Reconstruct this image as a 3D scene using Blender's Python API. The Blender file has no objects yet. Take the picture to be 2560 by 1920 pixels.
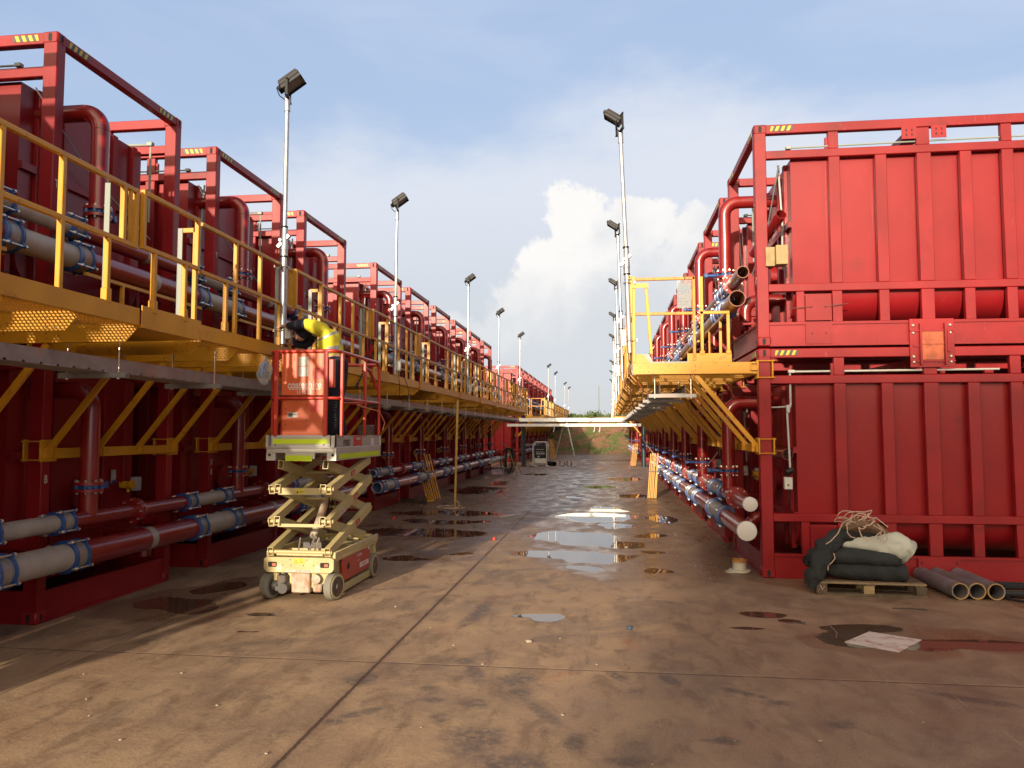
import bpy, bmesh, math, random
from mathutils import Vector, Matrix
R = math.radians
S = 1.2            # survey units -> metres
random.seed(7)
scn = bpy.context.scene
# ------------------------------------------------------------------ camera
cam_d = bpy.data.cameras.new('camera'); cam = bpy.data.objects.new('camera', cam_d)
scn.collection.objects.link(cam); scn.camera = cam
cam_d.sensor_width = 36.0; cam_d.lens = 1914.1/2560*36.0
cam_d.clip_start = 0.05; cam_d.clip_end = 3000
cam.location = (0, 0, 1.645*S)
cam.rotation_euler = (R(90)+0.0621, 0, 0.126)
scn.render.resolution_x = 1024; scn.render.resolution_y = 768
# ------------------------------------------------------------------ light
SUNV = Vector((0.20, 1.0, -0.245)).normalized()      # direction the light travels
el = math.asin(-SUNV.z); az = math.atan2(-SUNV.x, -SUNV.y)   # azimuth of the sun, clockwise from +Y
sun_d = bpy.data.lights.new('sun', 'SUN'); sun = bpy.data.objects.new('sun', sun_d)
scn.collection.objects.link(sun)
sun_d.energy = 4.5; sun_d.angle = R(0.9); sun_d.color = (1.0, 0.84, 0.64)
sun.rotation_euler = SUNV.to_track_quat('-Z', 'Y').to_euler()
W = bpy.data.worlds.new('World'); scn.world = W; W.use_nodes = True
nt = W.node_tree; N = nt.nodes; LK = nt.links; N.clear()
def nd(t, **k):
    n = N.new(t)
    for a, b in k.items(): setattr(n, a, b)
    return n
wo = nd('ShaderNodeOutputWorld'); bg = nd('ShaderNodeBackground'); bg.inputs[1].default_value = 0.066
sky = nd('ShaderNodeTexSky', sky_type='NISHITA', sun_disc=False, sun_elevation=el, sun_rotation=az, altitude=200, air_density=1.0, dust_density=1.6, ozone_density=2.2)
tc = nd('ShaderNodeTexCoord'); nrm = nd('ShaderNodeVectorMath', operation='NORMALIZE'); LK.new(tc.outputs['Generated'], nrm.inputs[0])
sep = nd('ShaderNodeSeparateXYZ'); LK.new(nrm.outputs[0], sep.inputs[0])
def M(op, a, b=None, c=None, cl=False):
    m = nd('ShaderNodeMath', operation=op, use_clamp=cl)
    for i, v in enumerate((a, b, c)):
        if v is None: continue
        if hasattr(v, 'is_linked') or hasattr(v, 'links'): LK.new(v, m.inputs[i])
        else: m.inputs[i].default_value = v
    return m.outputs[0]
def SM(x, a, b):   # smoothstep
    m = nd('ShaderNodeMapRange', interpolation_type='SMOOTHSTEP'); LK.new(x, m.inputs[0])
    m.inputs[1].default_value = a; m.inputs[2].default_value = b; return m.outputs[0]
def NZ(scale, detail=6, rough=.55, sc=(1, 1, 1), dist=0, loc=(0, 0, 0)):
    mp = nd('ShaderNodeMapping'); mp.inputs['Scale'].default_value = sc; mp.inputs['Location'].default_value = loc
    LK.new(nrm.outputs[0], mp.inputs[0]); n = nd('ShaderNodeTexNoise'); LK.new(mp.outputs[0], n.inputs[0])
    n.inputs['Scale'].default_value = scale; n.inputs['Detail'].default_value = detail; n.inputs['Roughness'].default_value = rough
    n.inputs['Distortion'].default_value = dist
    return n
def MIX(f, a, b):
    m = nd('ShaderNodeMix', data_type='RGBA')
    if hasattr(f, 'links'): LK.new(f, m.inputs[0])
    else: m.inputs[0].default_value = f
    for i, v in ((6, a), (7, b)):
        if isinstance(v, tuple): m.inputs[i].default_value = v
        else: LK.new(v, m.inputs[i])
    return m.outputs[2]
# clouds as directions: az from +Y (x/y) and elevation z
X_ = sep.outputs[0]; Y_ = sep.outputs[1]; Z_ = sep.outputs[2]
ax = M('DIVIDE', X_, M('MAXIMUM', Y_, .05)); ez = M('DIVIDE', Z_, M('MAXIMUM', Y_, .05))
n1 = NZ(3.0, 7, .58, (1, 1, 2.2)).outputs[0]; n2 = NZ(9, 8, .6, (1, 1, 1)).outputs[0]; n3 = NZ(2.0, 5, .5, (1, 1, 4.5), 0.4, (3, 1, 2)).outputs[0]
# thin stratus: dense near the horizon, ragged top
hz = M('ADD', ez, M('MULTIPLY', M('SUBTRACT', n1, .5), .42))
strat = SM(hz, .46, .31)
veil = M('MULTIPLY', SM(n3, .42, .70), M('MULTIPLY', SM(ez, .85, .3), .5))
# cumulus: union of soft blobs (ax, ez, radius)
n2c = M('ADD', M('MULTIPLY', M('SUBTRACT', n2, .5), .15), M('MULTIPLY', M('SUBTRACT', NZ(28, 6, .6).outputs[0], .5), .045))
blobs = [(-.035, .275, .050), (.045, .270, .056), (.005, .225, .085), (-.09, .215, .055), (-.11, .155, .075), (-.19, .10, .07), (-.03, .12, .13), (.125, .245, .060), (.20, .22, .075), (.30, .17, .10), (.12, .15, .13), (-.28, .05, .07), (.5, .1, .15)]
cum = None; lit = None
for (a, e, r) in blobs:
    dx = M('SUBTRACT', ax, a); dz = M('SUBTRACT', ez, e)
    d = M('SQRT', M('ADD', M('MULTIPLY', dx, dx), M('MULTIPLY', dz, dz)))
    v = M('SUBTRACT', 1.0, M('DIVIDE', M('ADD', d, n2c), r))
    l2 = M('ADD', M('SUBTRACT', dz, M('MULTIPLY', dx, .7)), M('MULTIPLY', n2c, 1.2))
    l2 = M('DIVIDE', l2, r)
    cum = v if cum is None else M('MAXIMUM', cum, v)
    lit = l2 if lit is None else M('SMOOTH_MIN', lit, l2, .5)
front = SM(Y_, .02, .2)
cmask = M('MULTIPLY', M('MULTIPLY', SM(cum, -.04, .22), M('ADD', .6, M('MULTIPLY', SM(ez, .10, .24), .4))), front)
edge = SM(cum, .75, .05)
shade = SM(M('ADD', M('ADD', ez, M('MULTIPLY', ax, -.35)), M('MULTIPLY', M('SUBTRACT', NZ(7, 6, .55, (1, 1, 1), .3, (4, 4, 4)).outputs[0], .5), .42)), .13, .30)
ccol = MIX(shade, (6.3, 6.6, 7.0, 1), (8.8, 8.6, 8.4, 1))
scale_sky = nd('ShaderNodeMix', data_type='RGBA', blend_type='MULTIPLY'); scale_sky.inputs[0].default_value = 1
LK.new(sky.outputs[0], scale_sky.inputs[6]); scale_sky.inputs[7].default_value = (1.0, 1.0, 1.0, 1)
base = MIX(SM(ez, 1.2, -.1), (3.7, 5.2, 8.3, 1), (5.8, 6.9, 8.6, 1))
base = MIX(.72, scale_sky.outputs[2], base)
sd = nd('ShaderNodeVectorMath', operation='DOT_PRODUCT'); LK.new(nrm.outputs[0], sd.inputs[0]); sd.inputs[1].default_value = tuple(-SUNV)
base = MIX(M('MULTIPLY', SM(M('ADD', sd.outputs['Value'], M('MULTIPLY', M('SUBTRACT', n1, .5), .5)), .30, .97), .95), base, (31, 24.5, 17, 1))
dots = M('MULTIPLY', sd.outputs['Value'], sd.outputs['Value'])
dimf = M('MULTIPLY', M('ADD', .22, M('MULTIPLY', SM(dots, .0, .2), .78)), M('SUBTRACT', 1.0, M('MULTIPLY', SM(Z_, .55, .85), .45)))
c1 = MIX(M('MULTIPLY', veil, front), base, (7.0, 7.4, 8.4, 1))
c2 = MIX(M('MULTIPLY', strat, .85), c1, MIX(SM(ez, .12, .34), (5.9, 6.2, 6.5, 1), (6.9, 7.2, 7.9, 1)))
c3 = MIX(cmask, c2, ccol)
c4 = MIX(SM(ez, .09, -.02), c3, (5.9, 6.0, 5.9, 1))
dimn = nd('ShaderNodeVectorMath', operation='SCALE'); LK.new(c4, dimn.inputs[0]); LK.new(dimf, dimn.inputs['Scale'])
LK.new(dimn.outputs[0], bg.inputs[0]); LK.new(bg.outputs[0], wo.inputs[0])
scn.view_settings.view_transform = 'Standard'; scn.view_settings.look = 'None'
scn.view_settings.exposure = 0.78; scn.view_settings.gamma = 1
scn.render.engine = 'CYCLES'
scn.cycles.max_bounces = 6

# ------------------------------------------------------------------ materials
MATS = {}
def mat(name, col, rough=.5, metal=0.0, var=.12, nscale=3.0, bump=0.0, bscale=30, spec=.5, dirt=None, dirt_amt=.0, dscale=4, coat=0.0, rvar=.08, alpha=1, trans=0, emis=None, scr=0.0):
    if name in MATS: return MATS[name]
    m = bpy.data.materials.new(name); m.use_nodes = True; t = m.node_tree; b = t.nodes['Principled BSDF']; L = t.links
    tcn = t.nodes.new('ShaderNodeTexCoord'); oi = t.nodes.new('ShaderNodeObjectInfo')
    add = t.nodes.new('ShaderNodeVectorMath'); add.operation = 'MULTIPLY_ADD'
    cmb = t.nodes.new('ShaderNodeCombineXYZ')
    for i in range(3): L.new(oi.outputs['Random'], cmb.inputs[i])
    L.new(cmb.outputs[0], add.inputs[0]); add.inputs[1].default_value = (17, 31, 23); L.new(tcn.outputs['Object'], add.inputs[2])
    n = t.nodes.new('ShaderNodeTexNoise'); n.inputs['Scale'].default_value = nscale; n.inputs['Detail'].default_value = 6; L.new(add.outputs[0], n.inputs[0])
    mr = t.nodes.new('ShaderNodeMapRange'); mr.inputs[1].default_value = .3; mr.inputs[2].default_value = .7
    mr.inputs[3].default_value = 1-var; mr.inputs[4].default_value = 1+var; L.new(n.outputs[0], mr.inputs[0])
    mx = t.nodes.new('ShaderNodeVectorMath'); mx.operation = 'SCALE'; mx.inputs[0].default_value = col[:3]; rv_ = t.nodes.new('ShaderNodeMapRange'); rv_.inputs[3].default_value = .90; rv_.inputs[4].default_value = 1.08; L.new(oi.outputs['Random'], rv_.inputs[0])
    mm_ = t.nodes.new('ShaderNodeMath'); mm_.operation = 'MULTIPLY'; L.new(mr.outputs[0], mm_.inputs[0]); L.new(rv_.outputs[0], mm_.inputs[1]); L.new(mm_.outputs[0], mx.inputs['Scale'])
    out = mx.outputs[0]
    if dirt:
        dn = t.nodes.new('ShaderNodeTexNoise'); dn.inputs['Scale'].default_value = dscale; dn.inputs['Detail'].default_value = 8; dn.inputs['Roughness'].default_value = .65
        L.new(add.outputs[0], dn.inputs[0])
        dr = t.nodes.new('ShaderNodeMapRange'); dr.inputs[1].default_value = .62-.25*dirt_amt; dr.inputs[2].default_value = .72-.1*dirt_amt; dr.inputs[4].default_value = .85; L.new(dn.outputs[0], dr.inputs[0])
        dm = t.nodes.new('ShaderNodeMix'); dm.data_type = 'RGBA'; L.new(dr.outputs[0], dm.inputs[0]); L.new(out, dm.inputs[6]); dm.inputs[7].default_value = (*dirt, 1)
        out = dm.outputs[2]
    if scr:
        mp = t.nodes.new('ShaderNodeMapping'); mp.inputs['Scale'].default_value = (1, 1, .12); mp.inputs['Rotation'].default_value = (.2, .3, 0); L.new(add.outputs[0], mp.inputs[0])
        s1 = t.nodes.new('ShaderNodeTexNoise'); s1.inputs['Scale'].default_value = 38; s1.inputs['Detail'].default_value = 5; L.new(mp.outputs[0], s1.inputs[0])
        s2 = t.nodes.new('ShaderNodeTexNoise'); s2.inputs['Scale'].default_value = 1.3; s2.inputs['Detail'].default_value = 5; L.new(add.outputs[0], s2.inputs[0])
        g1 = t.nodes.new('ShaderNodeMapRange'); g1.inputs[1].default_value = .66; g1.inputs[2].default_value = .70; L.new(s1.outputs[0], g1.inputs[0])
        g2 = t.nodes.new('ShaderNodeMapRange'); g2.inputs[1].default_value = .48; g2.inputs[2].default_value = .62; g2.inputs[4].default_value = scr; L.new(s2.outputs[0], g2.inputs[0])
        gm_ = t.nodes.new('ShaderNodeMath'); gm_.operation = 'MULTIPLY'; L.new(g1.outputs[0], gm_.inputs[0]); L.new(g2.outputs[0], gm_.inputs[1])
        sm = t.nodes.new('ShaderNodeMix'); sm.data_type = 'RGBA'; L.new(gm_.outputs[0], sm.inputs[0]); L.new(out, sm.inputs[6]); sm.inputs[7].default_value = (min(col[0]*1.3+.05, 1), col[1]+.08, col[2]+.07, 1)
        out = sm.outputs[2]
    L.new(out, b.inputs['Base Color'])
    rr = t.nodes.new('ShaderNodeMapRange'); rr.inputs[3].default_value = max(0.02, rough-rvar); rr.inputs[4].default_value = rough+rvar; L.new(n.outputs[0], rr.inputs[0])
    L.new(rr.outputs[0], b.inputs['Roughness'])
    b.inputs['Metallic'].default_value = metal; b.inputs['Specular IOR Level'].default_value = spec
    if coat: b.inputs['Coat Weight'].default_value = coat; b.inputs['Coat Roughness'].default_value = .12
    if trans: b.inputs['Transmission Weight'].default_value = trans
    if alpha < 1: b.inputs['Alpha'].default_value = alpha
    if bump:
        bn = t.nodes.new('ShaderNodeTexNoise'); bn.inputs['Scale'].default_value = bscale; bn.inputs['Detail'].default_value = 4; L.new(tcn.outputs['Object'], bn.inputs[0])
        bp = t.nodes.new('ShaderNodeBump'); bp.inputs['Strength'].default_value = bump; bp.inputs['Distance'].default_value = .01
        L.new(bn.outputs[0], bp.inputs['Height']); L.new(bp.outputs[0], b.inputs['Normal'])
    MATS[name] = m; return m
red = mat('red_paint', (.225, .008, .011), .44, spec=.32, var=.18, nscale=1.6, bump=.14, bscale=6, coat=.08, scr=.35, rvar=.14, dirt=(.13, .010, .010), dirt_amt=.15, dscale=2.2)
redpipe = mat('red_pipe_paint', (.20, .010, .010), .30, var=.14, nscale=4, bump=.03, bscale=5, coat=.4, dirt=(.17, .03, .02), dirt_amt=.1)
redtank = mat('red_tank_paint', (.225, .008, .011), .40, spec=.32, var=.14, nscale=.9, bump=.22, bscale=2.2, coat=.12, scr=.22, rvar=.12, dirt=(.16, .009, .009), dirt_amt=.1, dscale=1.2)
yel = mat('yellow_paint', (.52, .245, .010), .42, var=.12, scr=.3, nscale=2.5, bump=.08, bscale=20, dirt=(.30, .10, .02), dirt_amt=.12, dscale=6)
yelrust = mat('yellow_paint_rusted', (.50, .19, .012), .5, var=.2, nscale=6, dirt=(.36, .09, .015), dirt_amt=.5, dscale=9)
galv = mat('galvanised_steel', (.40, .41, .42), .36, metal=.65, var=.18, nscale=14, dirt=(.38, .38, .38), dirt_amt=.3, dscale=20)
galvd = mat('dull_galvanised', (.24, .225, .215), .5, metal=.3, var=.25, nscale=6, dirt=(.33, .18, .11), dirt_amt=.35, dscale=3)
steel = mat('bolt_steel', (.60, .57, .50), .3, metal=.8, var=.1)
blue = mat('blue_coating', (.012, .055, .20), .38, var=.15, nscale=8, coat=.2, dirt=(.05, .08, .16), dirt_amt=.2)
beige = mat('bare_pipe', (.34, .30, .26), .5, var=.14, nscale=5, dirt=(.30, .25, .20), dirt_amt=.3, dscale=7, bump=.1)
rustpipe = mat('red_oxide_pipe', (.22, .085, .05), .3, metal=.25, var=.25, nscale=5, dirt=(.10, .04, .03), dirt_amt=.4, dscale=5)
dark = mat('dark_inside', (.012, .010, .010), .8, var=.1)
black = mat('black_plastic', (.014, .014, .016), .5, var=.2, spec=.25)
white = mat('white_plastic', (.45, .45, .42), .4, var=.05)
whitetray = mat('white_tray_coating', (.80, .80, .76), .35, var=.05, dirt=(.5, .48, .42), dirt_amt=.2)
grey = mat('grey_plastic', (.35, .36, .35), .5, var=.08)
stripgrey = mat('pale_grey_strip', (.22, .25, .22), .5, var=.06)
oran = mat('orange_paint', (.50, .088, .024), .38, var=.10, nscale=3, coat=.2, dirt=(.55, .12, .05), dirt_amt=.15)
oranr = mat('orange_red_paint', (.40, .030, .014), .36, var=.10, nscale=4, coat=.2)
cream = mat('cream_paint', (.43, .35, .165), .42, var=.10, nscale=4, dirt=(.33, .26, .14), dirt_amt=.22, dscale=8)
alu = mat('aluminium_plate', (.46, .44, .40), .40, metal=.3, var=.10, nscale=5, dirt=(.4, .36, .3), dirt_amt=.2)
lime = mat('lime_reflective_tape', (.48, .64, .010), .4, var=.05)
tyre = mat('pale_rubber', (.16, .15, .12), .75, var=.15, bump=.3, dirt=(.2, .15, .09), dirt_amt=.4)
dkmetal = mat('dirty_dark_metal', (.07, .065, .06), .5, metal=.3, var=.3, dirt=(.22, .10, .05), dirt_amt=.5)
grime = mat('mud_stained_metal', (.34, .30, .23), .6, var=.3, nscale=8, dirt=(.30, .11, .05), dirt_amt=.6, dscale=7)
timber = mat('raw_timber', (.26, .19, .09), .75, var=.22, nscale=9, bump=.2)
pallet_w = mat('weathered_timber', (.085, .060, .038), .85, var=.35, nscale=8, bump=.3)
palet_n = mat('fresh_cut_timber', (.20, .14, .08), .8, var=.2, nscale=10)
ty = mat('tape_yellow', (.50, .36, .02), .45, var=.05)
tk = mat('tape_black', (.04, .045, .04), .45, var=.1)
hiv = mat('hi_vis_cloth', (.50, .44, .02), .8, var=.06, bump=.5, bscale=18)
refl = mat('reflective_band', (.26, .28, .27), .35, metal=.3, var=.05)
navy = mat('navy_cloth', (.010, .013, .028), .85, var=.2, bump=.5, bscale=20)
skin = mat('skin', (.45, .25, .17), .6, var=.05)
felt = mat('dark_felt', (.016, .018, .020), .9, var=.35, nscale=5, bump=.5, bscale=60)
sackc = mat('pale_woven_sack', (.44, .46, .40), .7, var=.08, nscale=5, bump=.4, bscale=14)
brownc = mat('brown_cloth', (.14, .085, .05), .9, var=.3, nscale=8, bump=.4)
rope = mat('pale_rope', (.46, .33, .25), .75, var=.15)
orcord = mat('orange_cord', (.75, .20, .10), .5, var=.05)
oxgrey = mat('mill_scale_pipe', (.16, .15, .17), .5, metal=.3, var=.25, nscale=6, dirt=(.25, .14, .08), dirt_amt=.3)
rust = mat('rusty_steel', (.34, .075, .03), .7, var=.35, nscale=12, bump=.3)
glassd = mat('lamp_glass', (.20, .19, .19), .12, var=.1)
film = mat('clear_plastic_film', (.45, .47, .50), .12, var=.03, alpha=.28)
signm = mat('sign_paper', (.20, .20, .19), .25, var=.05)
signb = mat('sign_blue', (.05, .14, .22), .4, var=.05)
redtx = mat('print_red', (.70, .06, .04), .5, var=.04)
blktx = mat('print_black', (.03, .03, .03), .5, var=.04)
whtx = mat('print_white', (.50, .48, .46), .5, var=.03)
redsq = mat('faded_red_square', (.42, .035, .025), .4, var=.05)
yelst = mat('warning_yellow', (.46, .40, .03), .4, var=.04)

# ------------------------------------------------------------------ mesh builder (survey units in, metres out)
class MB:
    def __init__(s, sx=1): s.v = []; s.f = []; s.m = []; s.sx = sx; s.cur = 0
    def add(s, vs, fs):
        o = len(s.v); s.v += [tuple(v) for v in vs]; s.f += [tuple(i+o for i in f) for f in fs]; s.m += [s.cur]*len(fs); return s
    def box(s, x0, x1, y0, y1, z0, z1, bev=0.0):
        if x0 > x1: x0, x1 = x1, x0
        if y0 > y1: y0, y1 = y1, y0
        if z0 > z1: z0, z1 = z1, z0
        return s.ob(Vector(((x0+x1)/2, (y0+y1)/2, (z0+z1)/2)), Vector((1, 0, 0)), Vector((0, 1, 0)), Vector((0, 0, 1)), x1-x0, y1-y0, z1-z0, bev)
    def ob(s, c, ex, ey, ez, lx, ly, lz, b=0.0):
        if b <= 0 or b*2.2 > min(lx, ly, lz):
            vs = [c+ex*(i*lx/2)+ey*(j*ly/2)+ez*(k*lz/2) for i in (-1, 1) for j in (-1, 1) for k in (-1, 1)]
            return s.add(vs, [(0, 1, 3, 2), (4, 6, 7, 5), (0, 4, 5, 1), (2, 3, 7, 6), (0, 2, 6, 4), (1, 5, 7, 3)])
        # chamfered box: 24 verts
        vs = []; idx = {}
        L = (lx/2, ly/2, lz/2)
        for i in (-1, 1):
            for j in (-1, 1):
                for k in (-1, 1):
                    for a in range(3):
                        p = [i*(L[0]-b), j*(L[1]-b), k*(L[2]-b)]; sg = (i, j, k); p[a] = sg[a]*L[a]
                        idx[(i, j, k, a)] = len(vs); vs.append(c+ex*p[0]+ey*p[1]+ez*p[2])
        fs = []
        for a in range(3):
            o = [q for q in range(3) if q != a]
            for sg in (-1, 1):
                f = []
                for (p, q) in ((-1, -1), (1, -1), (1, 1), (-1, 1)):
                    t = [0, 0, 0]; t[a] = sg; t[o[0]] = p; t[o[1]] = q; f.append(idx[(*t, a)])
                fs.append(f)
        for a in range(3):          # edges along axis a
            o = [q for q in range(3) if q != a]
            for p in (-1, 1):
                for q in (-1, 1):
                    t0 = [0, 0, 0]; t0[o[0]] = p; t0[o[1]] = q; t1 = list(t0); t0[a] = -1; t1[a] = 1
                    fs.append([idx[(*t0, o[0])], idx[(*t1, o[0])], idx[(*t1, o[1])], idx[(*t0, o[1])]])
        for i in (-1, 1):
            for j in (-1, 1):
                for k in (-1, 1): fs.append([idx[(i, j, k, 0)], idx[(i, j, k, 1)], idx[(i, j, k, 2)]])
        # orient outward
        out = []
        for f in fs:
            n = (Vector(vs[f[1]])-Vector(vs[f[0]])).cross(Vector(vs[f[2]])-Vector(vs[f[0]]))
            m = sum((Vector(vs[i]) for i in f), Vector())/len(f)-c
            out.append(f if n.dot(m) > 0 else f[::-1])
        return s.add(vs, out)
    def beam(s, a, b, w, h, up=(0, 0, 1), bev=0.0):      # w across, h along up
        a = Vector(a); b = Vector(b); d = (b-a); L = d.length; d.normalize(); up = Vector(up)
        side = d.cross(up); side.normalize(); u = side.cross(d)
        return s.ob((a+b)/2, d, side, u, L, w, h, bev)
    def hollow(s, a, b, w, h, t=.008, up=(0, 0, 1)):
        a = Vector(a); b = Vector(b); d = (b-a).normalized(); side = d.cross(Vector(up)).normalized(); u = side.cross(d)
        for sg in (-1, 1):
            s.ob((a+b)/2+side*sg*(w/2-t/2), d, side, u, (b-a).length, t, h)
            s.ob((a+b)/2+u*sg*(h/2-t/2), d, side, u, (b-a).length, w-2*t, t)
        return s
    def tube(s, pts, r, n=14, cap=True, closed=False):
        pts = [Vector(p) for p in pts]; rs = r if isinstance(r, (list, tuple)) else [r]*len(pts)
        m = len(pts); vs = []; fs = []; pu = None
        for i, p in enumerate(pts):
            if closed: d = pts[(i+1) % m]-pts[i-1]
            else: d = pts[min(i+1, m-1)]-pts[max(i-1, 0)]
            d.normalize()
            if pu is None: pu = d.orthogonal().normalized()
            u = (pu-d*pu.dot(d)); u = u.normalized() if u.length > 1e-6 else d.orthogonal().normalized(); pu = u; w = d.cross(u)
            vs += [p+(u*math.cos(t)+w*math.sin(t))*rs[i] for t in (2*math.pi*k/n for k in range(n))]
        for i in range(m if closed else m-1):
            j = (i+1) % m
            for k in range(n): fs.append((i*n+k, i*n+(k+1) % n, j*n+(k+1) % n, j*n+k))
        if cap and not closed: fs.append(tuple(range(n))[::-1]); fs.append(tuple((m-1)*n+k for k in range(n)))
        return s.add(vs, fs)
    def cyl(s, a, b, r, n=16, cap=True): return s.tube([a, b], r, n, cap)
    def pipe(s, a, b, r, t=.01, n=24):                   # open-ended pipe with wall thickness
        a = Vector(a); b = Vector(b); d = (b-a).normalized(); u = d.orthogonal().normalized(); w = d.cross(u); vs = []; fs = []
        for p, rr in ((a, r), (b, r), (b, r-t), (a, r-t)):
            vs += [p+(u*math.cos(2*math.pi*k/n)+w*math.sin(2*math.pi*k/n))*rr for k in range(n)]
        for i in range(4):
            j = (i+1) % 4
            for k in range(n): fs.append((i*n+k, i*n+(k+1) % n, j*n+(k+1) % n, j*n+k))
        return s.add(vs, fs)
    def prism(s, poly, ax, a0, a1):                      # polygon in the two other axes, extruded along ax
        n = len(poly); vs = []
        for a in (a0, a1):
            for p in poly:
                q = list(p); q.insert(ax, a); vs.append(q)
        return s.add(vs, [tuple(range(n)), tuple(range(2*n-1, n-1, -1))]+[(i, i+n, (i+1) % n+n, (i+1) % n) for i in range(n)])
    def quad(s, a, b, c, d): return s.add([a, b, c, d], [(0, 1, 2, 3)])
    def mesh(s, name, mats, ang=38):
        me = bpy.data.meshes.new(name)
        me.from_pydata([(x*s.sx*S, y*S, z*S) for x, y, z in s.v], [], [f[::-1] if s.sx < 0 else f for f in s.f])
        if not isinstance(mats, (list, tuple)): mats = [mats]
        for m in mats: me.materials.append(m)
        me.polygons.foreach_set('material_index', s.m)
        bm = bmesh.new(); bm.from_mesh(me); bmesh.ops.recalc_face_normals(bm, faces=bm.faces) if not getattr(s, 'keep', False) else None
        bm.to_mesh(me); bm.free()
        me.polygons.foreach_set('use_smooth', [True]*len(me.polygons)); me.set_sharp_from_angle(angle=R(ang)); me.update()
        return me
def link(name, data, parent=None, loc=None, rot=None):
    o = bpy.data.objects.new(name, data); scn.collection.objects.link(o)
    if parent: o.parent = parent
    if loc is not None: o.location = [c*S for c in loc]
    if rot is not None: o.rotation_euler = rot
    return o
def part(name, mb, mats, parent, loc=None, rot=None, label=None):
    me = mb.mesh(name, mats) if isinstance(mb, MB) else mb
    o = link(name, me, parent, loc, rot)
    if label: o['label'] = label
    return o
def tag(o, label=None, cat=None, group=None, kind=None):
    for k, v in (('label', label), ('category', cat), ('group', group), ('kind', kind)):
        if v: o[k] = v
    return o
def thing(name, label, cat, loc, rz=0, group=None):
    o = link(name, None, None, loc, (0, 0, rz)); o.empty_display_size = .2; return tag(o, label, cat, group)
def single(name, mb, mats, label, cat, loc=(0, 0, 0), rz=0, group=None):
    o = link(name, mb.mesh(name, mats) if isinstance(mb, MB) else mb, None, loc, (0, 0, rz)); return tag(o, label, cat, group)
KIDS = {}
def copy_tree(o, parent=None):
    c = o.copy(); scn.collection.objects.link(c); c.parent = parent
    for k in KIDS.get(o.name, None) or list(o.children): copy_tree(k, c)
    return c
def text(name, body, size, mtl, parent, loc, rot, bold=0.0, align='CENTER', label=None, xs=1.0):
    cu = bpy.data.curves.new('t', 'FONT'); cu.body = body; cu.size = size*S; cu.align_x = align; cu.align_y = 'CENTER'; cu.offset = bold*S; cu.extrude = .0004
    to = bpy.data.objects.new('t', cu); scn.collection.objects.link(to); bpy.context.view_layer.update()
    me = bpy.data.meshes.new_from_object(to.evaluated_get(bpy.context.evaluated_depsgraph_get())); bpy.data.objects.remove(to); me.name = name
    me.materials.clear(); me.materials.append(mtl)
    if xs != 1.0:
        for v in me.vertices: v.co.x *= xs
    o = link(name, me, parent, loc, rot)
    if label: o['label'] = label
    return o
ORD = ['first', 'second', 'third', 'fourth', 'fifth', 'sixth', 'seventh', 'eighth', 'ninth', 'tenth', 'eleventh', 'twelfth', 'thirteenth', 'fourteenth']
def arc(c, r, a0, a1, ex, ey, n=8):
    c = Vector(c); ex = Vector(ex); ey = Vector(ey)
    return [c+(ex*math.cos(a0+(a1-a0)*i/n)+ey*math.sin(a0+(a1-a0)*i/n))*r for i in range(n+1)]
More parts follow.
